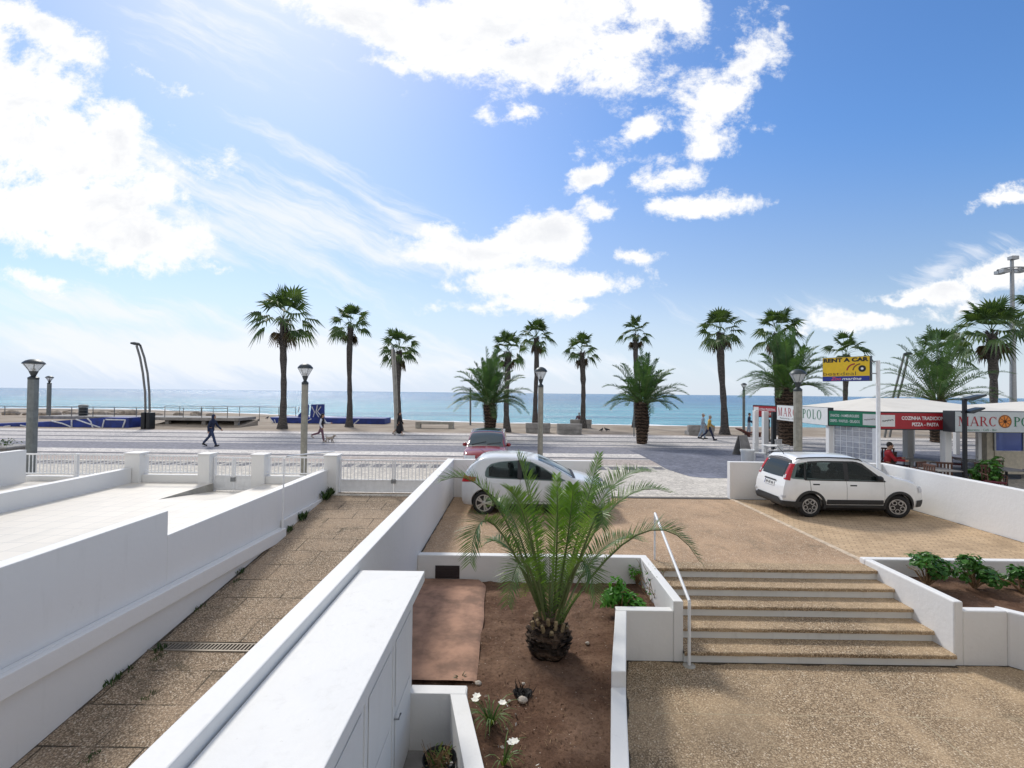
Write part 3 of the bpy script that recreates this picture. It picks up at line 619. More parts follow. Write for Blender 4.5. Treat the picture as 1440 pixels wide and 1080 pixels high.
def gate(label, x0, x1, top, panel, leafs, name='street_gate'):
    c = (x0 + x1) / 2; t = thing(name, label, 'gate', (c, FY, 0), 0, 'white street gates')
    wl = (x1 - x0) / leafs
    for k in range(leafs):
        a = x0 - c + wl * k + .012; b = a + wl - .024
        mb = MB(); mb.box(a, -.025, .04, a + .045, .025, top); mb.box(b - .045, -.025, .04, b, .025, top); mb.box(a + .045, -.024, top - .045, b - .045, .024, top - .002); mb.box(a + .045, -.024, panel - .02, b - .045, .024, panel + .025); mb.box(a + .045, -.024, .042, b - .045, .024, .09)
        lf = mb.build('leaf', M['white_metal'], t)
        mb = MB(); mb.box(a + .045, -.008, .085, b - .045, .008, panel - .015); mb.box(a + (b - a) / 2 - .02, -.02, .088, a + (b - a) / 2 + .02, -.0082, panel - .018); mb.build('panel', M['white_metal'], lf)
        mb = MB(); n = int((b - a) / .105)
        for q in range(1, n): x = a + (b - a) * q / n; mb.tube([(x, 0, panel + .02), (x, 0, top - .03)], .011, 6, cap=False)
        mb.build('bars', M['white_metal'], lf, smooth=True)
    mb = MB(); xm = x0 - c + wl; mb.box(xm - .07, -.05, .30, xm + .07, -.026, .42); mb.tube([(xm - .05, -.06, .37), (xm + .06, -.06, .37)], .012, 8); mb.build('latch', M['steel'], t)
gate('white double garden gate between two pillars onto the promenade', fx(300) + .02, fx(358) - .02, 1.02, .46, 2)
gate('wide white driveway gate at top of the sloping driveway', fx(477) + .02, -1.96, .99, .38, 2)
mb = MB(); b = Vector((-5.31, 11.12, -.18)); mb.tube([b, b + Vector((0, 0, 1.62)), b + Vector((.03, .1, 1.66)), b + Vector((.03, 3.0, 1.42))], .017, 8)
tag(rebase(mb.build('thin_rail', M['white_metal'], smooth=True)), 'thin white pipe rail rising from ledge end beside parapet', 'rail')
# ------------------------------------------------------------------ palms
def rvec(r, s): return Vector((r.uniform(-s, s), r.uniform(-s, s), r.uniform(-s, s)))
def fan_leaf(mb, o, az, el, pet, rad, r, droop, mi=0):
    d = Vector((math.cos(el) * math.cos(az), math.cos(el) * math.sin(az), math.sin(el)))
    side = d.cross(Vector((0, 0, 1)))
    if side.length < .1: side = Vector((math.cos(az + 1.57), math.sin(az + 1.57), 0))
    side.normalize(); up = side.cross(d).normalized()
    tw = r.uniform(-.6, .6); side, up = side * math.cos(tw) + up * math.sin(tw), up * math.cos(tw) - side * math.sin(tw)
    c = o + d * pet + Vector((0, 0, -0.10 * pet * (1.2 - math.sin(el)) * droop)); c1 = o + d * pet * .55
    wv = side * .025
    mb.face([o - wv, o + wv, c1 + wv * .8, c1 - wv * .8], mi); mb.face([c1 - wv * .8, c1 + wv * .8, c + wv * .5, c - wv * .5], mi)
    n = 14; sp = R(185); da = sp / n
    dd = (c - c1).normalized(); dd = (dd * .8 + d * .2).normalized()
    for k in range(n):
        a = -sp / 2 + da * (k + .5); L = rad * (0.62 + 0.38 * math.cos(a * .75)) * r.uniform(.9, 1.06)
        u = dd * math.cos(a) + side * math.sin(a); h = 0.50 * L; wd = h * math.tan(da / 2) * 1.05
        q = (dd * -math.sin(a) + side * math.cos(a)).normalized()
        m = c + u * h + up * (0.10 * L * abs(math.sin(a)))
        g = Vector((0, 0, -1)) * L * droop * r.uniform(.22, .48)
        tip = c + u * L * .95 + g
        mb.face([c, m - q * wd - up * .03, m + up * .03], mi); mb.face([c, m + up * .03, m + q * wd - up * .03], mi)
        mb.face([m - q * wd - up * .03, tip, m + up * .03], mi); mb.face([m + up * .03, tip, m + q * wd - up * .03], mi)
def fan_palm(label, base, top, size, seed, lean=(0, 0), skirt=0.0, thick=.9, n=23):
    """base: point on the ground, top: height of the crown's heart, size: crown radius"""
    r = random.Random(seed); t = thing('fan_palm', label, 'palm tree', base, 0, 'tall fan palms along the promenade')
    H = top; pts = []; rad = []
    for i in range(15):
        s = i / 14; bx = lean[0] * s + 0.12 * math.sin(s * 3.1 + seed) * s * (1 - s) * 3; by = lean[1] * s
        pts.append(Vector((bx, by, H * s)))
        rad.append((0.21 + 0.20 * math.exp(-s * 9) + (0.05 * (s > .62)) + 0.02 * math.sin(i * 2.3 + seed)) * thick)
    mb = MB(); mb.tube(pts, rad, 12); mb.build('trunk', M['bark'], t, smooth=True, ang=80)
    hd = pts[-1]
    mb = MB()   # old leaf bases under the crown
    k0 = .74 if skirt else .84
    for i in range(90):
        s = k0 + (1 - k0) * r.random(); p = pts[0].lerp(pts[-1], s); p = Vector((lean[0] * s, lean[1] * s, H * s)); a = r.uniform(0, 6.28); d = Vector((math.cos(a), math.sin(a), 0))
        ro = (0.25 + skirt * .22) * thick; q = Vector((-d.y, d.x, 0)) * .06; up = Vector((0, 0, .22 + .2 * skirt)); e = d * (ro + r.uniform(.02, .14))
        mb.face([p + d * .15 * thick - q, p + d * .15 * thick + q, p + e + q * .7 + up, p + e - q * .7 + up], 0); mb.face([p + e * .9 - q, p + e * .9 + q, p + e + up * .7], 0)
    mb.build('leaf_bases', M['bark'], t)
    mb = MB(); o0 = hd + Vector((0, 0, .05))
    pet = size * .54; rd = size * .50
    for i in range(n):
        f = (i + .5) / n; az = i * 2.39996 + r.uniform(-.25, .25) + seed; el = R(82 - 104 * f ** .9 + r.uniform(-12, 12))
        o = o0 + Vector((0, 0, .30 * (1 - f)))
        fan_leaf(mb, o, az, el, pet * r.uniform(.75, 1.15) * (.9 + .1 * f), rd * r.uniform(.85, 1.1), r, .35 + .95 * f, 0)
    mb.build('crown', M['fan'], t, recalc=False)
    mb = MB()
    for i in range(5): fan_leaf(mb, o0 - Vector((0, 0, .25)), i * .7 + r.uniform(-.3, .3), R(-55 + r.uniform(-14, 22)), pet * .45, rd * .7, r, 1.1, 0)
    mb.build('dead_fronds', M['fan_old'], t, recalc=False)
    return t
def P(px, py): p = G(px, py); return (p.x, p.y, 0)
def crown_h(px, py, Y): return A(px, py, Y).z
def fp(label, bx, by, cx, cy, wpx, seed, **kw):
    b = G(bx, by); c = A(cx, cy, b.y); size = wpx / 2 / F * b.y
    return fan_palm(label, b, c.z, size, seed, lean=(c.x - b.x, 0), **kw)
fp('tallest left fan palm with thick collar of old leaf bases below its crown', 397, 603, 399, 452, 112, 1, skirt=1.0, thick=1.0, n=24)
fp('slim fan palm standing before the long blue platform', 491, 600.5, 493, 460, 72, 2)
fp('short fan palm standing right behind the straight grey twin pole', 562, 605, 561, 495, 72, 3, thick=.8)
fp('fan palm standing just right of the date palm behind the red car', 713, 607.5, 714, 497, 66, 4, n=18)
fp('tall fan palm rising behind the near lamp and stone bench', 753, 598, 754, 476, 60, 5, thick=.9)
fp('fan palm rising from the paired stone block seats', 820, 602, 818, 496, 62, 6, n=17)
fp('fan palm whose trunk hides behind the middle date palm', 893, 601, 894, 472, 58, 7, thick=.8, n=16)
fp('leaning fan palm standing alone right of the walking couple', 1019, 611, 1013, 470, 78, 8, thick=1.05)
fp('fan palm rising behind the big date palm beside restaurant sign', 1096, 612, 1092, 470, 82, 9)
fp('small fan palm directly behind the yellow car rental sign', 1190, 605, 1190, 500, 70, 10, n=17)
fp('fan palm rising out of a date palm crown behind restaurant roof', 1322, 610, 1325, 503, 92, 11, n=19)
fp('biggest fan palm on the right beside the floodlight mast', 1398, 618, 1394, 470, 112, 12, skirt=.5, thick=1.1, n=26)
fp('fan palm cut off by the right edge of the view', 1474, 612, 1474, 440, 96, 13)
def frond(mb, mr, p0, p1, p2, lmax, n, r, mi=0, flop=0.35, wd=0.030, t0=.13, vee=.5, rw=.02):
    def q(t): return p0 * (1 - t) ** 2 + p1 * 2 * t * (1 - t) + p2 * t * t
    pts = [q(i / 10) for i in range(11)]; mr.tube(pts, [rw * (1.25 - i / 10 * 1.1) for i in range(11)], 4, cap=False)
    pl = (p2 - p0).cross(Vector((0, 0, 1)))
    if pl.length < .02: pl = Vector((1, 0, 0))
    pl.normalize()
    for i in range(n):
        t = t0 + (1 - t0) * (i + .5) / n; c = q(t); tn = (q(min(1, t + .02)) - q(t - .02)).normalized()
        sd = tn.cross(Vector((0, 0, 1))); sd = pl if sd.length < .15 else sd.normalized()
        if sd.dot(pl) < 0: sd = -sd
        up = sd.cross(tn); up = up if up.z > 0 else -up
        s = (t - t0) / (1 - t0); L = lmax * (min(1, .40 + 2.2 * s) * (1 - .60 * (max(0, s - .5) / .5) ** 1.6))
        for sg in (-1, 1):
            fw = .55 + .55 * s + r.uniform(-.1, .14)
            d = (sd * sg + tn * fw + up * (vee + r.uniform(-.22, .22))).normalized(); Lr = L * r.uniform(.85, 1.1)
            w_ = tn * wd * .5 + up * wd * .1; m = c + d * Lr * .5; e = c + d * Lr + Vector((0, 0, -flop * Lr * r.uniform(.15, .6)))
            mb.face([c - w_ * .6, c + w_ * .6, m + w_, m - w_], mi); mb.face([m - w_, m + w_, e], mi)
def date_palm(label, base, H, size, seed, n=62, rad=.36):
    r = random.Random(seed); t = thing('date_palm', label, 'palm tree', base, 0, 'date palms along the promenade')
    pts = [Vector((0.06 * math.sin(seed + i), 0, H * i / 10)) for i in range(11)]
    mb = MB(); mb.tube(pts, [rad * (.78 + .1 * math.exp(-i) + .36 * math.sin(min(1, i / 8) * 1.5) ** 2 - (.2 if i == 10 else 0)) for i in range(11)], 14); tr = mb.build('trunk', M['bark_d'], t, smooth=True, ang=80)
    mb = MB()
    for k in range(int(H * 9)):
        for j in range(12):
            a = (j + (k % 2) * .5) / 12 * 6.283 + r.uniform(-.05, .05); z = H * .05 + k * .106 + r.uniform(-.035, .035)
            if z > H * .98: continue
            s = z / H; ro = rad * (.80 + .36 * math.sin(min(1, s * 1.25) * 1.5) ** 2 - (.1 if s > .93 else 0)); d = Vector((math.cos(a), math.sin(a), 0)); q = Vector((-d.y, d.x, 0)) * .095
            c = d * ro * .96 + Vector((0, 0, z)); e = d * (ro + r.uniform(.03, .09) + .05 * s) + Vector((0, 0, z + .10))
            mb.face([c - q, c + q, e + q * .5, e - q * .5]); mb.face([e - q * .5, e + q * .5, c + Vector((0, 0, .13))])
    mb.build('leaf_bases', M['bark_d'], t)
    mb = MB(); mr = MB(); o0 = Vector((pts[-1].x, 0, H - .1))
    for i in range(n):
        f = (i + .5) / n; az = i * 2.39996 + r.uniform(-.3, .3); el = R(90 - 84 * f ** .85 + r.uniform(-9, 9)); L = size * r.uniform(.78, 1.10) * (1.12 - .36 * f)
        d = Vector((math.cos(el) * math.cos(az), math.cos(el) * math.sin(az), math.sin(el))); o = o0 + Vector((math.cos(az), math.sin(az), 0)) * .14
        p1 = o + d * L * .62 + Vector((0, 0, .12 * L)); p2 = o + d * L * .98 - Vector((0, 0, L * (.04 + .30 * max(0, math.cos(el)) ** 1.5)))
        frond(mb, mr, o, p1, p2, .50, 34, r, wd=.058, t0=.10, rw=.020)
    mb.build('crown', M['date'], t, recalc=False); mr.build('rachises', M['rachis'], t)
    return t
def dpalm(label, bx, by, cy, tipw, seed, **kw):
    b = G(bx, by); H = A(bx, cy, b.y).z; return date_palm(label, b, H, tipw / F * b.y, seed, **kw)
dpalm('date palm with swollen trunk right behind the red car', 689, 618, 566, 72, 21)
dpalm('date palm standing alone on the paving in the middle of view', 903, 624, 566, 70, 22, n=56)
dpalm('large date palm behind the left restaurant signs', 1106, 626, 545, 84, 23, n=70, rad=.5)
dpalm('date palm whose fronds arch over the restaurant roof', 1318, 622, 562, 100, 24, n=58, rad=.42)
# ------------------------------------------------------------------ young palm in the garden
r = random.Random(5)
pb = Vector((0.47, 6.42, -.43)); yp = thing('young_palm', 'young date palm with arching fronds in the front garden bed', 'palm tree', pb)
mb = MB(); mb.lathe([(.14, -.05), (.22, .02), (.25, .14), (.235, .27), (.17, .40), (.11, .52)], 18, wob=lambda a, k: 1 + .05 * math.sin(a * 5 + k)); mb.build('trunk', M['bark_d'], yp, smooth=True, ang=80)
mb = MB()
for k in range(9):
    nn = 15
    for j in range(nn):
        a = (j + (k % 2) * .5) / nn * 6.283 + r.uniform(-.12, .12); z = .02 + k * .052; ro = [.225, .25, .255, .25, .24, .22, .19, .155, .125][k]
        d = Vector((math.cos(a), math.sin(a), 0)); q = Vector((-d.y, d.x, 0)) * (.045 - .002 * k); up = Vector((0, 0, 1)); L = r.uniform(.035, .10)
        c = d * (ro - .02) + up * z; e = d * (ro + L * .7) + up * (z + L * 1.05)
        mb.face([c - q, c + q, e + q * .75, e - q * .75]); mb.face([c - q + up * .05 - d * .03, e - q * .75, e + q * .75, c + q + up * .05 - d * .03])
mb.build('leaf_bases', M['bark_d'], yp)
mb = MB(); M['stub'] = plain('cut_frond_stub', (0.30, 0.22, 0.12), .85, var=.35, scale=20)
for j in range(22):
    a = j * 2.4; z = .30 + .010 * j; ro = .215 - .0052 * j; d = Vector((math.cos(a), math.sin(a), 0)); c = d * ro + Vector((0, 0, z)); e = d * (ro + .03) + Vector((0, 0, z + r.uniform(.06, .12))); mb.tube([c, e], [.030, .024], 6)
mb.build('cut_stubs', M['stub'], yp)
gm, gn, gr = MB(), MB(), MB()
def pix(px, py, dy): return A(px, py, 6.42 + dy) - pb
hub = A(774, 868, 6.42) - pb
spec = [  # control px, tip px, depth of control, depth of tip, leaflet length, fresh?
 ((700, 690), (622, 676), -.15, -.35, .36, 0), ((692, 712), (661, 792), -.5, -.85, .33, 0), ((752, 720), (727, 640), .1, .15, .34, 1), ((783, 760), (783, 668), .0, .1, .22, 2),
 ((815, 740), (843, 638), .2, .45, .24, 2), ((838, 690), (916, 664), .3, .75, .34, 0), ((850, 702), (943, 693), .0, .2, .34, 0), ((898, 728), (984, 790), -.4, -.6, .34, 0),
 ((838, 712), (846, 742), -.7, -1.1, .30, 0),  ((800, 735), (806, 682), .1, .25, .26, 2),  ((812, 700), (868, 690), .7, 1.3, .33, 0), ((724, 716), (690, 712), .5, 1.0, .32, 0), ((745, 735), (716, 690), -.35, -.6, .34, 1), ((720, 760), (676, 770), .45, .9, .30, 0), ((842, 760), (905, 762), .5, 1.0, .32, 0),
 ((738, 770), (714, 850), -.45, -.9, .30, 0), ((815, 768), (838, 846), -.5, -.8, .30, 0), ((782, 715), (792, 690), .9, 1.6, .34, 0),
  ((756, 790), (737, 838), .3, .7, .27, 0), ((798, 792), (826, 835), .3, .7, .27, 0)]
for (c_, t_, dc, dt, ll, fr) in spec:
    tip = pix(*t_, dt); ct = pix(*c_, dc); ct = ct * 1.62 - (hub + tip) * .31; a = math.atan2(tip.y, tip.x - hub.x); o = hub + Vector((math.cos(a) * .07, math.sin(a) * .07, r.uniform(-.32, -.1)))
    L = (tip - o).length; far = fr == 2
    frond(gn if fr == 2 else gm, gr, o, ct, tip, ll * 1.02, int(28 + L * 19), r, 0, flop=.22, wd=.018, t0=.27, vee=.45 if not far else .15, rw=.015)
    if fr == 1:
        frond(gn, gr, o, ct + Vector((.02, .03, .02)), tip + Vector((.03, .05, .02)), ll * .8, 22, r, 0, flop=.2, wd=.02, t0=.2, vee=.3, rw=.01)
for i in range(7):   # upright inner leaf stalks and short leaves
    a = r.uniform(0, 6.28); tip = hub + Vector((math.cos(a) * r.uniform(.2, .55), math.sin(a) * r.uniform(.2, .55), r.uniform(.3, .95))); o = hub + Vector((math.cos(a) * .06, math.sin(a) * .06, -.34))
    frond(gm, gr, o, o.lerp(tip, .5) + Vector((0, 0, .16)), tip, .24, 24, r, 0, flop=.2, wd=.016, t0=.22, rw=.011)
gm.build('fronds', M['frond'], yp, recalc=False); gn.build('new_fronds', M['frond_new'], yp, recalc=False); gr.build('rachises', M['rachis'], yp)
# ------------------------------------------------------------------ shrubs and small plants
def shrub(name, label, cat, base, rx, rz, n, leaf, mat, seed, group=None, stems=9, clump=7):
    r = random.Random(seed); t = thing(name, label, cat, base, 0, group)
    cs = [Vector((r.uniform(-.7, .7) * rx, r.uniform(-.7, .7) * rx, rz * r.uniform(.35, .92))) for _ in range(clump)]
    mb = MB()
    for c in cs: mb.tube([(0, 0, 0), (c.x * .4, c.y * .4, c.z * .55), c], [.018, .013, .006], 5)
    for _ in range(stems): a = r.uniform(0, 6.28); mb.tube([(0, 0, 0), (math.cos(a) * rx * .5, math.sin(a) * rx * .5, rz * .4), (math.cos(a) * rx * .9, math.sin(a) * rx * .9, rz * r.uniform(.3, .8))], [.012, .009, .004], 4)
    mb.build('stems', M['dry'], t)
    mb = MB()
    for i in range(n):
        c = r.choice(cs); d = rvec(r, 1); d.normalize(); rr = rx * r.uniform(.22, .46)
        p = c + Vector((d.x * rr, d.y * rr, d.z * rr * .8))
        if p.z < .03: p.z = .03 + r.random() * .06
        nrm = (d + Vector((0, 0, .9)) + rvec(r, .5)).normalized(); a = nrm.cross(rvec(r, 1)); a.normalize(); b = nrm.cross(a); s = leaf * r.uniform(.6, 1.25)
        mb.face([p - a * s, p - a * s * .35 - b * s * .5 + nrm * .1 * s, p + a * s * .5 - b * s * .45, p + a * s * 1.1 - nrm * s * .25]); mb.face([p - a * s, p + a * s * 1.1 - nrm * s * .25, p + a * s * .5 + b * s * .45, p - a * s * .35 + b * s * .5 + nrm * .1 * s])
    mb.build('foliage', M[mat], t, recalc=False); return t
def gz(px, py, z): p = G(px, py, z); return (p.x, p.y, z)
shrub('shrub', 'bright green geranium in corner of the palm bed', 'shrub', gz(872, 868, -.42), .33, .60, 640, .046, 'shrub', 31, clump=9)
shrub('shrub', 'small sparse green plant on the wall corner of palm bed', 'shrub', gz(896, 822, -.42), .18, .36, 90, .03, 'shrub', 32, stems=5)
shrub('shrub', 'large round shrub at the rounded wall corner right of stairs', 'shrub', (6.98, 8.28, -.2), .36, .52, 620, .045, 'shrub_d', 33, 'round shrubs in the right planter', clump=10)
shrub('shrub', 'middle round shrub against white planter wall right of stairs', 'shrub', (7.72, 8.22, -.2), .33, .54, 560, .045, 'shrub_d', 34, 'round shrubs in the right planter', clump=9)
shrub('shrub', 'low round shrub at right edge of view in planter', 'shrub', (8.34, 8.05, -.2), .31, .42, 480, .045, 'shrub_d', 35, 'round shrubs in the right planter', clump=8)
r = random.Random(12)
t = thing('dry_twigs', 'tangle of dry twigs with leaves in corner beside stair wall', 'plant', gz(922, 842, -.42)); mb = MB()
for _ in range(26):
    a = r.uniform(0, 6.28); h = r.uniform(.15, .5); p = Vector((r.uniform(-.15, .12), r.uniform(-.3, .3), 0)); e = p + Vector((math.cos(a) * .18, math.sin(a) * .18, h)); mb.tube([p, (p + e) / 2 + rvec(r, .05), e, e + rvec(r, .08)], [.007, .006, .004, .002], 4)
mb.build('stems', M['dry'], t); mb = MB()
for _ in range(60): p = Vector((r.uniform(-.2, .12), r.uniform(-.35, .35), r.uniform(.1, .5))); a = rvec(r, .035); b = rvec(r, .028); mb.face([p, p + a, p + a + b, p + b])
mb.build('foliage', M['shrub_d'], t, recalc=False)
def strap_plant(name, label, cat, base, n, L, mat, seed, flowers=0, group=None):
    r = random.Random(seed); t = thing(name, label, cat, base, 0, group); mb = MB()
    for _ in range(n):
        a = r.uniform(0, 6.28); l = L * r.uniform(.6, 1.1); d = Vector((math.cos(a), math.sin(a), 0)); q = Vector((-d.y, d.x, 0)) * .010
        p0 = d * .02; p1 = d * l * .3 + Vector((0, 0, l * .65)); p2 = d * l * .75 + Vector((0, 0, l * r.uniform(.15, .6)))
        pp = [p0 * (1 - s) ** 2 + p1 * 2 * s * (1 - s) + p2 * s * s for s in (0, .25, .5, .75, 1)]
        for i in range(4): mb.face([pp[i] - q * (1 - i * .2), pp[i] + q * (1 - i * .2), pp[i + 1] + q * (.8 - i * .2), pp[i + 1] - q * (.8 - i * .2)])
    mb.build('leaves', M[mat], t, recalc=False)
    if flowers:
        ms = MB()
        for i in range(flowers):
            a = r.uniform(0, 6.28); c = Vector((math.cos(a) * L * .45, math.sin(a) * L * .45, L * r.uniform(.7, .95))); ms.tube([(0, 0, 0), c * .6 + Vector((0, 0, .05)), c], [.005, .004, .003], 4)
            mb = MB()
            for k in range(6):
                b = k * 1.047; d = Vector((math.cos(b), math.sin(b), .35)); q = Vector((-math.sin(b), math.cos(b), 0)) * .02; mb.face([c, c + d * .03 - q, c + d * .046, c + d * .02 + q])
            mb.build('flower', M['petal'], t, recalc=False)
        ms.build('stems', M['grassy'], t)
    return t
SG = 'strap leaved clumps along the pit wall'
strap_plant('strap_plant', 'largest strap leaved clump with white flowers beside pit wall', 'plant', gz(690, 1020, -.42), 44, .40, 'grassy', 41, 3, SG)
strap_plant('strap_plant', 'white flowering strap clump at bottom edge beside pit wall', 'plant', gz(708, 1075, -.42), 12, .34, 'grassy', 42, 2, SG)
strap_plant('strap_plant', 'small dark weed at the near end of the brown mat', 'weed', gz(648, 958, -.42), 14, .13, 'weed', 43)
# hole with dark plant debris, scattered petals, stones
mb = MB(); c = Vector(gz(735, 975, -.40)); mb.lathe([(.10, -.01), (.095, .012), (.06, -.0), (.02, -.02)], 14, c, wob=lambda a, k: 1 + .25 * math.sin(a * 3)); r = random.Random(3)
for _ in range(60): a = r.uniform(0, 6.28); p = c + Vector((math.cos(a), math.sin(a), 0)) * r.uniform(0, .12) + Vector((0, 0, .01)); e = p + rvec(r, .07) + Vector((0, 0, .05)); q = rvec(r, .01); mb.face([p - q, p + q, e])
tag(rebase(mb.build('dead_plant', M['dark'])), 'black withered plant stub on the soil in front of palm', 'dead plant')
def stone(seed, s, flat=.6):
    r = random.Random(seed); mb = MB(); mb.ell((0, 0, s * flat * .4), (s, s * .75, s * flat), nu=10, nv=7)
    mb.v = [tuple(Vector(v) * (1 + .18 * mnoise.noise(Vector(v) * (2.2 / s) + Vector((seed, 0, 0))))) for v in mb.v]; return mb
M['stone'] = plain('garden_stone', (0.45, 0.40, 0.34), 0.9, var=.3, scale=12)
for k, (px, py, s, lb) in enumerate([(672, 962, .045, 'pink white stone at the corner of pit wall'), (735, 986, .06, 'grey stone below the black plant stub'), (736, 962, .025, 'small pale stone beyond the black plant stub'), (826, 905, .03, 'pale stone on soil right of palm trunk'), (716, 986, .02, 'small white pebble left of the black plant stub')]):
    o = stone(k + 50, s).build('garden_stone', M['stone'], smooth=True); o.location = gz(px, py, -.42); tag(o, lb, 'stone')
mb = MB(); r = random.Random(8)
for px, py in [(703, 978), (716, 993), (724, 1004), (727, 1018), (735, 1060), (713, 1026), (682, 978), (700, 1048), (757, 1078)]:
    for _ in range(2):
        p = Vector(gz(px + r.uniform(-3, 3), py + r.uniform(-3, 3), -.40)) ; a = rvec(r, .03); a.z = abs(a.z) * .5; b = rvec(r, .026); mb.face([p, p + a, p + a * .8 + b, p + b])
tag(mb.build('fallen_petals', M['petal'], recalc=False), 'white petals scattered on the soil beside strap clumps', 'petals', kind='stuff')
# leaf litter, clods and gravel on the bed
mb = MB(); r = random.Random(9)
for _ in range(900):
    y = r.uniform(2.6, 8.75); x = r.uniform(xl(y) + .05, xr(y) - .05)
    if x < -.42 and y > 5.7: continue
    s = r.uniform(.004, .016); p = Vector((x, y, soil_z(x, y) + s * .2)); a = r.uniform(0, 6.28)
    q1 = Vector((math.cos(a), math.sin(a), 0)) * s; q2 = Vector((-math.sin(a), math.cos(a), 0)) * s * .7; t_ = p + Vector((r.uniform(-.3, .3) * s, 0, s * .8))
    for u, v in ((q1, q2), (q2, -q1), (-q1, -q2), (-q2, q1)): mb.face([p + u, p + v, t_])
tag(mb.build('soil_clods', M['soil']), 'small clods of earth strewn over the palm bed', 'clods', kind='stuff')
mb = MB()
for _ in range(260):
    y = r.uniform(2.6, 8.75); x = r.uniform(xl(y) + .05, xr(y) - .05); p = Vector((x, y, soil_z(x, y) + .008)); a = r.uniform(0, 6.28); d = Vector((math.cos(a), math.sin(a), r.uniform(-.05, .25))) * r.uniform(.02, .09); q = Vector((-d.y, d.x, 0)).normalized() * .003
    mb.face([p - q, p + q, p + d + q * .4, p + d - q * .4])
tag(mb.build('twig_litter', M['dry'], recalc=False), 'dry twigs and straw littering the palm bed', 'litter', kind='stuff')
# weeds along the ramp
def weed(label, x, y, n, L, seed):
    r = random.Random(seed); t = MB()
    for _ in range(n):
        a = r.uniform(0, 6.28); l = L * r.uniform(.5, 1.1); d = Vector((math.cos(a), math.sin(a), 0)) * l * .5; q = Vector((-math.sin(a), math.cos(a), 0)) * L * .11; o = Vector((r.uniform(-.05, .05), r.uniform(-.1, .1), 0))
        t.face([o, o + d * .5 - q + Vector((0, 0, l * .5)), o + d + Vector((0, 0, l * .85)), o + d * .5 + q + Vector((0, 0, l * .5))])
    o = t.build('weed', M['weed'], recalc=False); o.location = (x, y, RZ(y)); tag(o, label, 'weed', 'weeds along the driveway wall')
for k, (px, py, n, L, lb) in enumerate([(462, 690, 26, .26, 'weed tuft at foot of the pillar by driveway gate'), (455, 697, 30, .30, 'weed tuft just nearer than the gate pillar'), (448, 703, 34, .34, 'bushiest weed tuft along the driveway wall'), (417, 732, 26, .28, 'weed tuft near the far end of wall ledge'), (404, 748, 14, .2, 'weed growing beside the ledge end'),
                                      (335, 806, 16, .12, 'weed at ledge foot beyond the drain grate'), (275, 858, 12, .10, 'small weed between ledge end and drain grate'), (226, 915, 22, .12, 'weed beside left end of drain grate'), (175, 945, 14, .10, 'weed on wall foot nearest below the drain grate'), (155, 962, 16, .12, 'small weed at left bottom of driveway')]):
    b = G(px, py, RZ(9)); y = 9
    for _ in range(12): b = G(px, py, RZ(b.y))
    weed(lb, max(b.x, -5.30), b.y, n, L, 60 + k)
for k, (px, py, lb) in enumerate([(125, 1068, 'mossy weed patch in driveway joint at bottom left'), (222, 926, 'weed patch in joint just below drain grate'), (210, 980, 'weed patch in middle driveway joint'), (333, 818, 'weed patch in driveway joint beyond the grate')]):
    b = G(px, py, RZ(6))
    for _ in range(12): b = G(px, py, RZ(b.y))
    weed(lb, b.x, b.y, 40, .05, 80 + k)
# pot in the pit
pt = thing('plant_pot', 'dark oval pot of dried plants in the pit beside hut', 'pot', (-.68, 4.62, -.8))
mb = MB(); mb.lathe([(.10, 0), (.13, .05), (.155, .34), (.165, .35), (.16, .36), (.145, .345), (.13, .28), (.02, .27)], 22); mb.build('pot', M['black'], pt, smooth=True)
mb = MB(); r = random.Random(17)
for _ in range(70): a = r.uniform(0, 6.28); p = Vector((math.cos(a), math.sin(a), 0)) * r.uniform(0, .11) + Vector((0, 0, .28)); e = p + Vector((r.uniform(-.12, .12), r.uniform(-.12, .12), r.uniform(.04, .16))); mb.tube([p, (p + e) / 2 + rvec(r, .03), e], [.005, .004, .002], 4)
mb.build('dry_stems', M['dry'], pt); mb = MB()
for _ in range(60): p = Vector((r.uniform(-.12, .12), r.uniform(-.12, .12), r.uniform(.28, .40))); a = rvec(r, .05); b = rvec(r, .02); mb.face([p, p + a, p + a + b, p + b])
mb.build('foliage', M['grassy'], pt, recalc=False)
# ------------------------------------------------------------------ cars
def paint(name, col, rough=0.22):
    m, t = newmat(name); p = t.obj()
    c = t.mix(t.smooth(t.noise(p, 3, 5, 0.65), 0.45, 0.75, 0, 0.16), col, tuple(x * .62 for x in col))
    zz = t.n('ShaderNodeSeparateXYZ', {0: p}).node.outputs[2]
    c = t.mix(t.math('MULTIPLY', t.smooth(zz, 0.55, 0.15), t.smooth(t.noise(p, 9, 4, .6), .3, .7, .1, .45)), c, (0.25, 0.22, 0.18))
    t.out(t.pbr(c, rough, 0.0, None, 0.5, **{'Coat Weight': 0.5, 'Coat Roughness': 0.06})); return m
M['p_white'] = paint('white_car_paint', (0.80, 0.81, 0.805)); M['p_silver'] = paint('silver_white_car_paint', (0.66, 0.69, 0.72)); M['p_red'] = paint('red_car_paint', (0.21, 0.003, 0.008))
M['plastic'] = plain('black_trim_plastic', (0.022, 0.023, 0.025), 0.6, var=.2)
M['seam'] = plain('dark_door_gap', (0.015, 0.015, 0.016), 0.8)
def glassmat(name, col, rough=0.04):
    m, t = newmat(name); t.out(t.pbr(col, rough, 0, None, 0.28)); return m
M['glass'] = glassmat('tinted_car_glass', (0.018, 0.028, 0.030)); M['glass_l'] = glassmat('windscreen_glass', (0.05, 0.07, 0.08))
M['tyre'] = plain('tyre_rubber', (0.018, 0.018, 0.019), 0.85, var=.25); M['alloy'] = plain('alloy_silver', (0.52, 0.53, 0.54), 0.35, 0.75); M['alloy_d'] = plain('dark_alloy', (0.03, 0.03, 0.032), 0.4, .4)
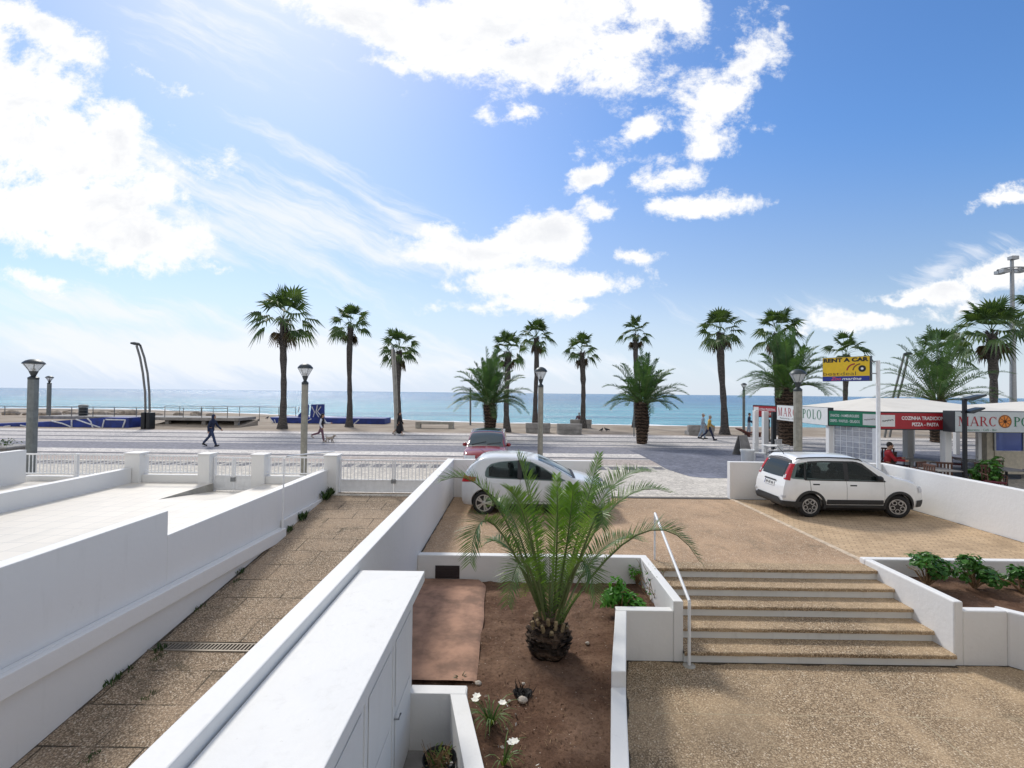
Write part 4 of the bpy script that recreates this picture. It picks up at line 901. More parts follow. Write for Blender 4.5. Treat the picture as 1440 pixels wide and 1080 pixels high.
M['red_l'] = plain('red_lamp_lens', (0.42, 0.008, 0.012), 0.15); M['clear_l'] = plain('clear_lamp_lens', (0.55, 0.57, 0.6), 0.12); M['plate'] = plain('number_plate', (0.72, 0.72, 0.7), 0.5)
M['int'] = plain('car_interior', (0.05, 0.05, 0.055), 0.8)
def clearglass():
    m, t = newmat('side_window_glass'); t.out(t.n('ShaderNodeMixShader', {0: 0.42, 1: t.n('ShaderNodeBsdfTransparent', {'Color': (0.62, 0.72, 0.70, 1)}), 2: t.pbr((0.02, 0.03, 0.03), 0.04, 0, None, 0.5)})); return m
M['sglass'] = clearglass()
class Car:
    def __init__(s, L, W, zt, wh, wr, belt, roof_in, tail, nose, zb=.24, rc=.09, planr=(.30, .17), planf=(.55, .22)):
        s.L, s.W, s.zt, s.wheels, s.wr, s.belt, s.rin = L, W / 2, pchip(zt), wh, wr, belt, roof_in
        s.tail, s.nose, s.zb0, s.rc, s.pr, s.pf = pchip(tail), pchip(nose), zb, rc, planr, planf
    def zb(s, X):
        for c in s.wheels:
            if abs(X - c) < s.wr: return max(s.zb0, .30 + math.sqrt(s.wr ** 2 - (X - c) ** 2))
        return s.zb0
    def w(s, X):
        k = 1
        if X < s.pr[0]: k -= s.pr[1] * ((s.pr[0] - X) / s.pr[0]) ** 2
        if X > s.L - s.pf[0]: k -= s.pf[1] * ((X - s.L + s.pf[0]) / s.pf[0]) ** 2
        return s.W * k
    def hw(s, X, z):
        w = s.w(X); b = s.belt
        if z < b: return w * (1 - .055 * (max(0, .62 - z) / .4) ** 2 - .03 * max(0, (z - .7) / max(.01, b - .7)) ** 2)
        return w * (.97 - s.rin * (z - b))
    def xx(s, X, z):
        return X + s.tail(z) * max(0, 1 - X / .7) ** 1.4 - s.nose(z) * max(0, 1 - (s.L - X) / .6) ** 1.4
    def sec(s, X, m=7):
        zt, zb = s.zt(X), s.zb(X); r = min(s.rc * (1 if zt > s.belt + .2 else .8), (zt - zb) * .3); pts = [(0, zb), (s.hw(X, zb) * .94, zb)]
        zs = [zb + .03] + [zb + .03 + (zt - r - zb - .03) * i / 11 for i in range(1, 12)]
        pts += [(s.hw(X, z), z) for z in zs]
        y0 = s.hw(X, zt - r)
        for i in range(1, m + 1):
            a = math.pi / 2 * i / m; pts.append((y0 - r * 1.5 * (1 - math.cos(a)), zt - r + r * math.sin(a)))
        ye = y0 - r * 1.5
        for i in range(1, 6): y = ye * (1 - i / 5); pts.append((y, zt + .035 * (1 - (y / max(ye, .01)) ** 2)))
        return pts
    def ztop(s, X, y):
        p = s.sec(X)[13:]; y = abs(y)
        for a, b in zip(p, p[1:]):
            if b[0] <= y <= a[0]: return b[1] + (a[1] - b[1]) * (y - b[0]) / max(1e-6, a[0] - b[0])
        return p[0][1]
    def ymax(s, X):
        return s.sec(X)[14][0]
    def body(s):
        mb = MB(); xs = {0, .02, .05, .1, .16, .24, .34, s.L - .02, s.L - .06, s.L - .12, s.L - .2, s.L - .3, s.L}
        for i in range(61): xs.add(s.L * i / 60)
        for c in s.wheels:
            for i in range(25): xs.add(c + s.wr * math.cos(math.pi * i / 24) * .9999)
        rows = []
        for X in sorted(x for x in xs if 0 <= x <= s.L):
            p = s.sec(X); rows.append([(s.xx(X, z), y, z) for y, z in p] + [(s.xx(X, z), -y, z) for y, z in reversed(p[1:-1])])
        mb.grid(rows, 0, True)
        for r_ in (rows[0], rows[-1]):
            n = len(r_); h = n // 2
            for i in range(h): 
                a, b, c_, d = r_[i], r_[i + 1], r_[(n - i - 1) % n], r_[(n - i) % n]
                mb.face([a, b, c_] if i == h - 1 or b == c_ else ([a, b, c_, d] if a != d else [a, b, c_]))
        return mb
    def cut(s, cols):
        """open the cabin from side to side under the window line: cols = [(X, zlow, zhigh)]"""
        pts = [(X, a) for X, a, b in cols] + [(X, b) for X, a, b in reversed(cols)]
        m1 = s.body().mesh('body', [M['int'], M['int']]); m2 = MB(); m2.xzprism([(s.xx(x, z), z) for x, z in pts], -2, 2, 0); m2 = m2.mesh('cutter', [M['int']])
        a = bpy.data.objects.new('a', m1); b = bpy.data.objects.new('b', m2); COL.objects.link(a); COL.objects.link(b)
        md = a.modifiers.new('cut', 'BOOLEAN'); md.object = b; md.operation = 'DIFFERENCE'; md.solver = 'EXACT'
        dg = bpy.context.evaluated_depsgraph_get(); dg.update(); me = bpy.data.meshes.new_from_object(a.evaluated_get(dg))
        for o in (a, b): bpy.data.objects.remove(o)
        return me
    def side(s, cols, sg, off=.005, nz=6, mi=0, mb=None, border=0.0):
        """patch on the side: cols = [(X, zlow, zhigh)]"""
        mb = mb or MB(); rows = []; cc = []
        for (a, b) in zip(cols, cols[1:]):
            k = max(1, int(abs(b[0] - a[0]) / .06))
            for i in range(k): t = i / k; cc.append(tuple(a[j] + (b[j] - a[j]) * t for j in range(3)))
        cc.append(cols[-1])
        for X, z0, z1 in cc:
            rows.append([(s.xx(X, z), sg * (s.hw(X, z) + off), z) for z in [z0 + (z1 - z0) * i / nz for i in range(nz + 1)]])
        mb.grid(rows, mi)
        if border:
            loop = [r[0] for r in rows] + rows[-1][1:] + [r[-1] for r in reversed(rows[:-1])] + list(reversed(rows[0][1:-1])); n = len(loop)
            inn = [(p[0], p[1] - sg * border, p[2]) for p in loop]
            for i in range(n): mb.face([loop[i], loop[(i + 1) % n], inn[(i + 1) % n], inn[i]], mi)
        return mb
    def top(s, X0, X1, f0, f1, off=.006, n=10, m=14, mi=0, mb=None, y0=-1, y1=1):
        """patch on the upper surface, f = share of the half width used at X0 and X1"""
        mb = mb or MB(); rows = []
        for i in range(n + 1):
            t = i / n; X = X0 + (X1 - X0) * t; ym = s.ymax(X) * (f0 + (f1 - f0) * t)
            rows.append([(s.xx(X, s.ztop(X, y)) , y, s.ztop(X, y) + off) for y in [ym * (y0 + (y1 - y0) * j / m) for j in range(m + 1)]])
        mb.grid(rows, mi); return mb
    def ring(s, end, s0, s1, z0, z1, off=.006, n=16, nz=6, mi=0, mb=None, ext=.5, taper=0.0):
        """patch round an end: |s|<=1 on the end face, beyond it along the flank; z0/z1 numbers or functions of s"""
        mb = mb or MB(); rows = []
        for i in range(n + 1):
            q = s0 + (s1 - s0) * i / n; row = []; sg = 1 if q > 0 else -1
            a, b = (z0(q) if callable(z0) else z0), (z1(q) if callable(z1) else z1)
            for j in range(nz + 1):
                z = a + (b - a) * j / nz
                if abs(q) <= 1:
                    X = 0 if end == 0 else s.L; x = s.xx(X, z) + (-off if end == 0 else off); row.append((x, q * s.hw(X, z), z))
                else:
                    d = (abs(q) - 1) * ext; X = d if end == 0 else s.L - d; row.append((s.xx(X, z) - (off * .6 if end == 0 else -off * .6), sg * (s.hw(X, z) + off), z))
            rows.append(row)
        mb.grid(rows, mi); return mb
def wheel(parent, x, y, rad, wid, rimr, style, sg, turn=0.0):
    w_ = bpy.data.objects.new('wheel', None); COL.objects.link(w_); w_.parent = parent; w_.location = (x, y, rad); w_.rotation_euler = (0, 0, turn)
    h = wid / 2
    mb = MB(); mb.lathe([(rimr * .98, -h * .75), (rimr + .01, -h * .95), (rad - .05, -h), (rad - .012, -h * .82), (rad, -h * .55), (rad, h * .55), (rad - .012, h * .82), (rad - .05, h), (rimr + .01, h * .95), (rimr * .98, h * .75)], 40, axis='y'); mb.build('tyre', M['tyre'], w_, smooth=True, ang=50)
    mb = MB(); o = sg * h
    mb.lathe([(rimr, o * .2), (rimr, o * .25), (.02, o * .28), (.02, o * .2)], 32, axis='y', mi=1)
    def band(r0, r1, y0, y1, mi=0): mb.lathe([(r0, y0), (r0, y1), (r1, y1), (r1, y0)], 36, axis='y', mi=mi)
    band(rimr * .90, rimr, o * .3, o * .93)
    def spoke(a, r0, r1, w0, w1, mi=0, y1=.86):
        d = Vector((math.cos(a), 0, math.sin(a))); q = Vector((-math.sin(a), 0, math.cos(a)))
        P_ = [d * r0 - q * w0, d * r0 + q * w0, d * r1 + q * w1, d * r1 - q * w1]; lo = Vector((0, o * .5, 0)); hi = Vector((0, o * y1, 0))
        A_ = [p + lo for p in P_]; B_ = [p + hi for p in P_]; mb.face(B_, mi)
        for i in range(4): mb.face([A_[i], A_[(i + 1) % 4], B_[(i + 1) % 4], B_[i]], mi)
    if style == 'twin':
        for k in range(5): a = k * 1.2566; spoke(a - .17, .05, rimr * .93, .014, .022); spoke(a + .17, .05, rimr * .93, .014, .022)
        mb.lathe([(.055, o * .5), (.055, o * .9), (.03, o * .95), (.005, o * .95)], 16, axis='y')
    else:   # five dark spokes with bright-edged round openings
        for k in range(5):
            a = k * 1.2566 + .3; spoke(a, .03, rimr * .93, .032, .036, 1, .80)
            c = Vector((math.cos(a + .628), 0, math.sin(a + .628))) * rimr * .60; n = 14
            ring = lambda rr, yv: [(c.x + rr * math.cos(6.2832 * i / n), yv, c.z + rr * math.sin(6.2832 * i / n)) for i in range(n)]
            mb.grid([ring(rimr * .20, o * .6), ring(rimr * .21, o * .9), ring(rimr * .30, o * .9), ring(rimr * .30, o * .6)], 0, True)
        mb.lathe([(.05, o * .5), (.05, o * .88), (.005, o * .9)], 16, axis='y', mi=1)
    mb.build('rim', [M['alloy'], M['alloy_d']], w_, smooth=True, ang=30); return w_
def part(mb, name, mat, parent, **k): return mb.build(name, M[mat] if isinstance(mat, str) else mat, parent, smooth=k.pop('smooth', True), **k)
def mirror_part(t, x, y, z, sg, mat, glass=True):
    mb = MB(); mb.ell((x, y + sg * .10, z), (.065, .10, .075), nu=14, nv=10); mb.tube([(x + .01, y - sg * .02, z - .05), (x, y + sg * .06, z - .03)], .025, 8); return part(mb, 'mirror', mat, t)
def common(car, t, pm, wheels_y, rad, rimr, style, turn=0.0, wid=.19, cabin=None):
    if cabin:
        me = car.cut(cabin); me.materials.clear(); me.materials.append(M[pm]); me.materials.append(M['int']); zl = min(c_[1] for c_ in cabin) - .02
        for p in me.polygons:
            c_ = p.center; X = c_.x; p.use_smooth = True
            p.material_index = 1 if (not (p.normal.x < -.3 and X < .6) and c_.z > zl and abs(c_.y) < car.hw(min(max(X, 0), car.L), c_.z) - .05 and cabin[0][0] - .05 < X < cabin[-1][0] + .05 and c_.z < car.ztop(min(max(X, .01), car.L - .01), c_.y) - .03) else 0
        me.set_sharp_from_angle(angle=R(38)); b = bpy.data.objects.new('body', me); COL.objects.link(b); b.parent = t
        for X in (cabin[0][0] + .62, cabin[0][0] + 1.38):
            for sg in (-1, 1):
                mb = MB(); z0 = cabin[1][1]; mb.ell((X - .06, sg * .36, z0 + .06), (.07, .22, .13)); mb.ell((X - .10, sg * .36, z0 + .25), (.05, .12, .085)); part(mb, 'seat', 'int', t)
        mb = MB(); X = cabin[0][0] + 1.85; n = 20; mb.tube([(X - .05 * math.sin(6.2832 * i / n), .36 + .17 * math.cos(6.2832 * i / n), z0 + .05 + .15 * math.sin(6.2832 * i / n)) for i in range(n + 1)], .014, 6); part(mb, 'steering_wheel', 'int', t)
    else: b = part(car.body(), 'body', pm, t, ang=38)
    mb = MB(); mb.box(.45, -car.W * .80, .17, car.L - .5, car.W * .80, .62); mb.build('underbody', M['dark'], t)
    for i, X in enumerate(car.wheels):
        for sg in (-1, 1): wheel(t, X, sg * wheels_y, rad, wid, rimr, style, sg, turn if i else 0)
    return b
# ---- white car with roof rails (tail to the left, nose to the right)
pn = G(1139, 728.5); PY = pn.y
t = thing('parked_car', 'white upright hatchback with black roof rails parked by the wall', 'car', (pn.x - .60, PY + .80, 0), R(0.5)); t.scale = (.955, .955, .945)
c = Car(3.69, 1.64, [(0, 1.46), (.08, 1.515), (.4, 1.545), (1.2, 1.56), (1.9, 1.545), (2.18, 1.475), (2.55, 1.26), (2.86, 1.08), (3.1, 1.025), (3.4, .96), (3.57, .88), (3.69, .70)], (.66, 2.96), .355, .95, .20,
        [(.2, .07), (.35, .0), (.7, .02), (.95, .09), (1.2, .20), (1.5, .38)], [(.2, .06), (.4, 0), (.6, .0), (.8, .05), (1.0, .16)], zb=.26, rc=.11, planr=(.34, .15), planf=(.6, .22))
common(c, t, 'p_white', .70, .295, .195, 'open', R(-14), .185, [(.20, 1.04, 1.36), (.5, 1.02, 1.40), (1.0, 1.0, 1.425), (1.84, .99, 1.42), (2.02, .985, 1.36), (2.28, .98, 1.155), (2.42, .975, 1.04)])
for sg in (-1, 1):
    part(c.side([(.475, .985, 1.425), (.565, .985, 1.435)], sg, .0072), 'rear_pillar', 'plastic', t); part(c.side([(1.545, .955, 1.466), (1.66, .955, 1.466)], sg, .0095), 'centre_pillar', 'plastic', t)
    part(c.side([(.50, .968, .998), (1.6, .955, .985), (2.6, .94, .968)], sg, .0098, 2), 'window_trim', 'plastic', t)
    part(c.side([(1.80, 1.415, 1.468), (1.9, 1.40, 1.455), (2.04, 1.335, 1.41), (2.3, 1.125, 1.205), (2.62, .945, .955)], sg, .0098, 3), 'front_pillar', 'plastic', t)
    part(c.side([(.6, 1.41, 1.45), (1.0, 1.432, 1.472), (1.82, 1.425, 1.468)], sg, .0098, 2), 'window_trim', 'plastic', t)
    part(c.side([(.10, 1.02, 1.36), (.16, 1.0, 1.40), (.50, .985, 1.43)], sg, .006), 'quarter_window', 'sglass', t)
    # doors with dark gaps behind them
    part(c.side([(.64, .95, .98), (.66, .70, .98), (.98, .42, .97), (1.60, .38, .967)], sg, .002), 'seam', 'seam', t)
    d = part(c.side([(.655, .93, .97), (.675, .71, .975), (.99, .432, .965), (1.592, .39, .962)], sg, .006, 10, border=.006), 'door', 'p_white', t, ang=25)
    part(c.side([(.53, .995, 1.42), (.64, .985, 1.445), (.74, .98, 1.455), (1.56, .97, 1.462)], sg, .0085, border=.004), 'side_window', 'sglass', d)
    mb = MB(); yh = c.hw(.8, .87); mb.box(.72, sg * yh - .01, .845, .90, sg * yh + .032, .885); mb.build('handle', M['plastic'], d, bevel=.008)
    part(c.side([(1.595, .38, .967), (1.9, .38, .96), (2.55, .38, .955), (2.58, .40, .95)], sg, .002), 'seam', 'seam', t)
    d = part(c.side([(1.602, .39, .962), (1.9, .39, .955), (2.2, .39, .952), (2.545, .39, .95), (2.57, .41, .945)], sg, .006, 10, border=.006), 'door', 'p_white', t, ang=25)
    part(c.side([(1.62, .97, 1.462), (1.86, .965, 1.45), (2.02, .962, 1.385), (2.3, .955, 1.17), (2.56, .95, .965)], sg, .0085, border=.004), 'side_window', 'sglass', d)
    mb = MB(); yh = c.hw(1.75, .85); mb.box(1.68, sg * yh - .01, .825, 1.86, sg * yh + .032, .865); mb.build('handle', M['plastic'], d, bevel=.008)
    part(c.side([(1.08, .36, .47), (1.1, .355, .475), (2.52, .355, .475), (2.54, .36, .47)], sg, .018, 3, border=.016), 'side_moulding', 'plastic', t, ang=25)
    part(c.side([(1.00, .255, .335), (2.62, .255, .335)], sg, .012, 2, border=.02), 'sill_trim', 'plastic', t)
    for X in c.wheels:
        mb = MB(); rows = []
        for i in range(29):
            a = math.radians(-10 + 200 * i / 28); row = []
            for rr, of in ((.34, -.05), (.342, .018), (.405, .018), (.408, .0)):
                x, z = X + rr * math.cos(a), .30 + rr * math.sin(a); row.append((c.xx(x, z), sg * (c.hw(x, max(z, .25)) + of), z))
            rows.append(row)
        mb.grid(rows); part(mb, 'arch_trim', 'plastic', t, ang=50)
    mb = MB(); ys = c.ymax(1.2) * .97
    pts = [Vector((X, sg * c.ymax(X) * .965, c.ztop(X, c.ymax(X) * .965) + h)) for X, h in ((.32, .0), (.40, .03), (.7, .042), (1.2, .045), (1.7, .04), (1.98, .028), (2.08, .0))]
    mb.tube(pts, [.014, .017, .017, .017, .017, .017, .013], 8); part(mb, 'roof_rail', 'plastic', t)
    mirror_part(t, 2.40, sg * c.hw(2.4, 1.0), 1.04, sg, 'plastic')
    part(c.ring(0, sg * .86, sg * 1.20, lambda q: .96 - .05 * (abs(q) - 1), lambda q: 1.37 + .03 * (abs(q) - .8), .012, 10, 6), 'tail_lamp', 'red_l', t)
    part(c.ring(0, sg * .90, sg * .97, 1.0, 1.10, .018, 6, 3), 'reverse_lamp', 'clear_l', t)
    part(c.ring(0, sg * .90, sg * 1.12, .50, .56, .024, 6, 3), 'rear_fog_lamp', 'clear_l', t)
part(c.ring(0, -.76, .76, lambda q: 1.0 + .02 * q * q, lambda q: 1.405 - .02 * q * q, .008, 18, 8), 'rear_window', 'glass', t)
part(c.ring(0, -1.9, 1.9, .27, lambda q: .48 if abs(q) < .8 else .42, .022, 40, 5), 'rear_bumper', 'plastic', t)
part(c.ring(0, -.42, .42, .865, .90, .02, 10, 2), 'plate_bar', 'plastic', t)
part(c.ring(0, -.34, .34, .735, .85, .015, 10, 2), 'number_plate', 'plate', t)
mb = MB()
for k, q in enumerate((-.24, -.16, -.05, .03, .14, .22)): c.ring(0, q - .025, q + .025, .762, .822, .018, 2, 2, mb=mb)
part(mb, 'plate_characters', 'int', t); part(c.ring(0, .30, .34, .735, .85, .017, 2, 2), 'plate_band', 'blue', t)
part(c.top(2.12, 2.86, .93, .98), 'windscreen', 'glass_l', t)
mb = MB(); mb.tube([(.42, .0, 1.56), (.40, 0, 1.60), (.24, 0, 1.78)], [.012, .008, .004], 6); part(mb, 'aerial', 'plastic', t)
part(c.ring(1, -1.5, 1.5, .28, .46, .014, 30, 4), 'front_bumper', 'plastic', t)
for sg in (-1, 1): part(c.ring(1, sg * .72, sg * 1.35, .66, .80, .012, 8, 4), 'headlamp', 'clear_l', t)
mb = MB(); mb.tube([(2.70, .55, 1.18), (2.80, -.1, 1.15)], .012, 6); part(mb, 'wiper', 'plastic', t)
# ---- silver-white hatchback behind the young palm
cn = G(672, 723.5)
t = thing('parked_car', 'silver-white curved hatchback parked behind the young palm', 'car', (cn.x - .40, cn.y + .78, 0), R(-1.5)); t.scale = (.94, .955, .955)
c = Car(3.95, 1.70, [(0, 1.10), (.05, 1.22), (.22, 1.37), (.5, 1.445), (1.0, 1.49), (1.5, 1.485), (1.9, 1.44), (2.3, 1.30), (2.75, 1.08), (2.98, .965), (3.3, .90), (3.65, .80), (3.85, .68), (3.95, .55)], (.60, 3.10), .335, .93, .26,
        [(.2, .06), (.4, .0), (.75, .0), (.95, .05), (1.2, .17), (1.4, .32)], [(.2, .05), (.4, 0), (.55, .0), (.75, .1), (.9, .25)], zb=.22, rc=.10, planr=(.42, .2), planf=(.85, .32))
common(c, t, 'p_silver', .73, .30, .215, 'twin', 0, .19, [(.72, .985, 1.20), (.85, .97, 1.28), (1.0, .96, 1.325), (1.5, .945, 1.36), (1.85, .935, 1.32), (2.15, .925, 1.185), (2.42, .92, 1.03)])
for sg in (-1, 1):
    part(c.side([(.66, .80, .955), (.70, .60, .95), (.95, .40, .94), (1.55, .36, .925)], sg, .002), 'seam', 'seam', t)
    d = part(c.side([(.672, .80, .95), (.71, .61, .945), (.955, .41, .935), (1.542, .37, .92)], sg, .006, 10, border=.006), 'door', 'p_silver', t, ang=25)
    part(c.side([(.62, 1.00, 1.10), (.66, .965, 1.20), (.78, .95, 1.30), (1.0, .94, 1.355), (1.49, .925, 1.395)], sg, .0085, border=.004), 'side_window', 'sglass', d)
    mb = MB(); yh = c.hw(.9, .83); mb.box(.82, sg * yh - .01, .80, 1.0, sg * yh + .03, .835); mb.build('handle', M['p_silver'], d, bevel=.01)
    part(c.side([(1.545, .36, .925), (1.9, .36, .915), (2.4, .36, .90), (2.66, .36, .89)], sg, .002), 'seam', 'seam', t)
    d = part(c.side([(1.552, .37, .92), (1.9, .37, .91), (2.38, .37, .895), (2.65, .37, .885)], sg, .006, 10, border=.006), 'door', 'p_silver', t, ang=25)
    part(c.side([(1.57, .925, 1.395), (1.85, .915, 1.355), (2.15, .905, 1.22), (2.45, .90, 1.05), (2.72, .895, .92)], sg, .0085, border=.004), 'side_window', 'sglass', d)
    mb = MB(); yh = c.hw(1.8, .81); mb.box(1.66, sg * yh - .01, .775, 1.84, sg * yh + .03, .81); mb.build('handle', M['p_silver'], d, bevel=.01)
    part(c.side([(1.475, .925, 1.40), (1.585, .915, 1.395)], sg, .0095), 'centre_pillar', 'plastic', t)
    mirror_part(t, 2.45, sg * c.hw(2.45, .95), .98, sg, 'p_silver')
    part(c.ring(0, sg * .72, sg * 1.75, lambda q: .80 + .06 * (abs(q) - .7), lambda q: .99 - .03 * (abs(q) - .9), .012, 12, 6), 'tail_lamp', 'red_l', t)
    part(c.ring(1, sg * .62, sg * 2.1, lambda q: .62 + .06 * (abs(q) - .6), lambda q: .74 + .05 * (abs(q) - .6), .010, 12, 5), 'headlamp', 'clear_l', t)
    part(c.side([(.95, .225, .30), (2.75, .225, .30)], sg, .008, 2, border=.02), 'sill_trim', 'plastic', t)
part(c.top(.06, .26, .78, .92), 'rear_window', 'glass', t)
part(c.top(2.02, 2.90, .90, .97), 'windscreen', 'glass_l', t)
part(c.top(2.90, 2.99, .95, .9, .008, 3), 'scuttle', 'plastic', t)
part(c.ring(0, -.40, .40, .58, .70, .012, 8, 3), 'number_plate', 'plate', t); part(c.ring(1, -.6, .6, .33, .45, .012, 10, 3), 'grille', 'plastic', t)
mb = MB(); mb.tube([(.58, 0, 1.47), (.40, 0, 1.60)], [.008, .003], 6); part(mb, 'aerial', 'plastic', t)
# ---- red car on the promenade, seen from the front
rc_ = G(685, 662); rx = A(686, 640, 19.2).x
t = thing('parked_car', 'red car with black roof bars facing the wall on promenade', 'car', (rx, 20.9, 0), R(-90)); t.scale = (1, .88, .98)
c = Car(4.15, 1.76, [(0, 1.25), (.1, 1.42), (.5, 1.52), (1.2, 1.56), (1.9, 1.53), (2.25, 1.46), (2.9, 1.14), (3.1, 1.03), (3.6, .96), (3.95, .88), (4.1, .75), (4.15, .6)], (.72, 3.26), .36, .96, .26,
        [(.2, .06), (.4, 0), (.9, .04), (1.4, .22)], [(.2, .05), (.4, 0), (.7, 0), (.95, .1)], zb=.24, rc=.10, planr=(.4, .16), planf=(.6, .2))
common(c, t, 'p_red', .75, .32, .22, 'twin', 0, .2)
part(c.top(2.20, 3.02, .88, .97), 'windscreen', 'glass_l', t); part(c.top(.55, 2.12, .96, .93, .006, 12), 'roof_panel', 'glass', t); part(c.top(3.02, 3.12, .97, .95, .008, 3), 'scuttle', 'plastic', t)
for sg in (-1, 1):
    part(c.side([(.55, 1.0, 1.25), (.8, .985, 1.40), (1.3, .97, 1.46), (1.9, .965, 1.44), (2.3, .96, 1.24), (2.7, .955, .98)], sg, .006), 'side_window', 'glass', t)
    mirror_part(t, 2.55, sg * c.hw(2.55, 1.0), 1.06, sg, 'p_red')
    mb = MB(); pts = [Vector((X, sg * c.ymax(X) * .97, c.ztop(X, c.ymax(X) * .97) + h)) for X, h in ((.4, 0), (.5, .03), (1.2, .04), (1.9, .03), (2.0, 0))]; mb.tube(pts, .016, 8); part(mb, 'roof_rail', 'alloy', t)
    part(c.ring(1, sg * .5, sg * 1.5, .72, .84, .01, 10, 4), 'headlamp', 'clear_l', t)
part(c.ring(1, -.5, .5, .45, .70, .01, 10, 4), 'grille', 'plastic', t); part(c.ring(1, -.33, .33, .36, .46, .02, 6, 2), 'number_plate', 'plate', t)
mb = MB()
for y0, y1 in ((-.6, .0), (.05, .62)): mb.tube([(3.0, y0, c.ztop(3.0, y0) + .02), (2.88, y1, c.ztop(2.88, y1) + .02)], .010, 6)
part(mb, 'wipers', 'plastic', t)
# ------------------------------------------------------------------ street lamps, poles, benches
def lantern_glass():
    m, t = newmat('lantern_glass'); b = t.pbr((0.85, 0.87, 0.88), 0.08, 0, None, 0.5)
    t.out(t.n('ShaderNodeMixShader', {0: 0.35, 1: t.n('ShaderNodeBsdfTransparent', {'Color': (0.95, 0.96, 0.97, 1)}), 2: b})); return m
M['lantern'] = lantern_glass()
def lamp(label, px, Y, ypost, ytop, wpost, wlan, mat, z0=0.0):
    zp, zt = A(px, ypost, Y).z, A(px, ytop, Y).z; x = A(px, ypost, Y).x; k = Y / F
    t = thing('street_lamp', label, 'street lamp', (x, Y, z0), 0, 'lantern street lamps'); h = zp - z0; w_ = wpost * k / 2; L = zt - zp; r = wlan * k / 2
    mb = MB(); mb.lathe([(w_ * .98, 0), (w_, .02), (w_, h - .02), (w_ * .97, h)], 10); mb.build('post', M[mat], t, smooth=True, ang=30)
    mb = MB(); mb.lathe([(w_ * 1.0, h - .02), (w_ * 1.04, h + .05), (w_ * .45, h + L * .16), (r * .42, h + L * .38), (r * .30, h + L * .40)], 16); mb.lathe([(r * .12, h + L * .3), (r * .2, h + L * .5), (r * .1, h + L * .55)], 10); mb.build('neck', M['metal_d'], t, smooth=True)
    mb = MB(); mb.lathe([(r * .40, h + L * .39), (r * .98, h + L * .76), (r * .96, h + L * .77), (r * .38, h + L * .40)], 20); mb.build('lantern', M['lantern'], t, smooth=True)
    mb = MB()
    for i in range(6): a = i * 1.047 + .3; mb.tube([(math.cos(a) * r * .41, math.sin(a) * r * .41, h + L * .39), (math.cos(a) * r * .98, math.sin(a) * r * .98, h + L * .76)], r * .025, 5)
    mb.build('frame', M['metal_d'], t)
    mb = MB(); mb.lathe([(r * .9, h + L * .75), (r * 1.04, h + L * .76), (r * .98, h + L * .82), (r * .72, h + L * .92), (r * .35, h + L * .985), (r * .08, h + L)], 20); mb.build('cap', M['metal_d'], t, smooth=True)
    return t
lamp('thick grey lamp post behind the far left bar fence', 47, 17.1, 533, 505, 12.2, 25, 'darkpost')
lamp('slim pale lamp post behind the parapet end left of driveway gate', 429, 17.0, 540, 511, 9, 20, 'post')
lamp('pale lamp post rising behind the silver-white hatchback', 760.5, 19.6, 544, 516, 7.5, 17.5, 'post')
lamp('pale lamp post crossing the restaurant name board', 1122, 17.2, 549.5, 519, 11, 21, 'post')
lamp('small distant lamp behind the blue ramp at left', 69.5, 41.0, 539.5, 528.5, 5, 9.5, 'darkpost', .70)
lamp('small distant dark lamp right of the leaning fan palm', 1046, 38.5, 549, 538.5, 3.6, 8, 'darkpost')
def pole(name, label, paths, Y, rad, mat, base=None, head=None):
    p0 = A(*paths[0][0], Y); t = thing(name, label, 'light pole', (p0.x, Y, 0)); o = Vector((p0.x, Y, 0))
    for i, pa in enumerate(paths):
        pts = [A(px, py, Y + .25 * i) - o for px, py in pa]; pts[0].z = 0; mb = MB(); mb.tube(pts, rad, 8); mb.build('pole', M[mat], t, smooth=True)
    if base:
        for (a, b, c, d) in base: p, q = A(a, b, Y) - o, A(c, d, Y) - o; mb = MB(); mb.box(p.x, -.18, 0, q.x, .42, q.z); mb.build('base', M['black'], t, bevel=.03)
    if head: mb = MB(); pts = [A(px, py, Y + .1) - o for px, py in head]; mb.tube(pts, [.07, .12, .11, .05], 8); mb.build('lamp_head', M['metal_d'], t, smooth=True)
    return t
pole('curved_lamp', 'curved twin pole lamp leaning left beside the blue ramp', [[(203, 604), (204.5, 575), (204, 552), (201, 525), (197, 503), (192, 486)], [(210, 604), (210.5, 575), (210, 552), (207.5, 525), (203, 503), (197, 485)]], 36.3, .075, 'rail', [(200, 604, 206, 580), (207.2, 604, 213, 580)], [(184, 482.5), (189, 483), (195, 484), (198, 486)])
pole('curved_lamp', 'twin pole lamp seen edge on before the short fan palm', [[(556, 610), (555.5, 580), (554, 540), (552, 505), (551.5, 491)], [(559, 609), (558.5, 580), (557, 540), (555.5, 510), (554, 492)]], 34.8, .085, 'conc_l', None, [(551, 504), (552, 500), (553, 494), (553, 489)])
pole('curved_lamp', 'twin pole lamp leaning right behind the restaurant roof', [[(1244, 612), (1249, 590), (1256, 558), (1264, 528), (1271.5, 499)], [(1251, 612), (1256, 590), (1263, 558), (1271, 528), (1277, 499)]], 36, .075, 'rail', None, [(1271, 498), (1275, 497.5), (1280, 497), (1283, 498)])
pole('plain_pole', 'plain dark pole left of the date palm behind red car', [[(661.5, 597), (661.5, 570), (661.3, 545)]], 44.5, .085, 'darkpost')
pole('plain_pole', 'thin dark pole beside trunk of the middle date palm', [[(891.5, 614), (891.5, 590), (891.5, 555)]], 34.5, .04, 'darkpost')
mz = A(1423, 366, 46); t = thing('floodlight_mast', 'tall floodlight mast at the far right behind big fan palm', 'floodlight mast', (mz.x, 46, 0)); H = mz.z
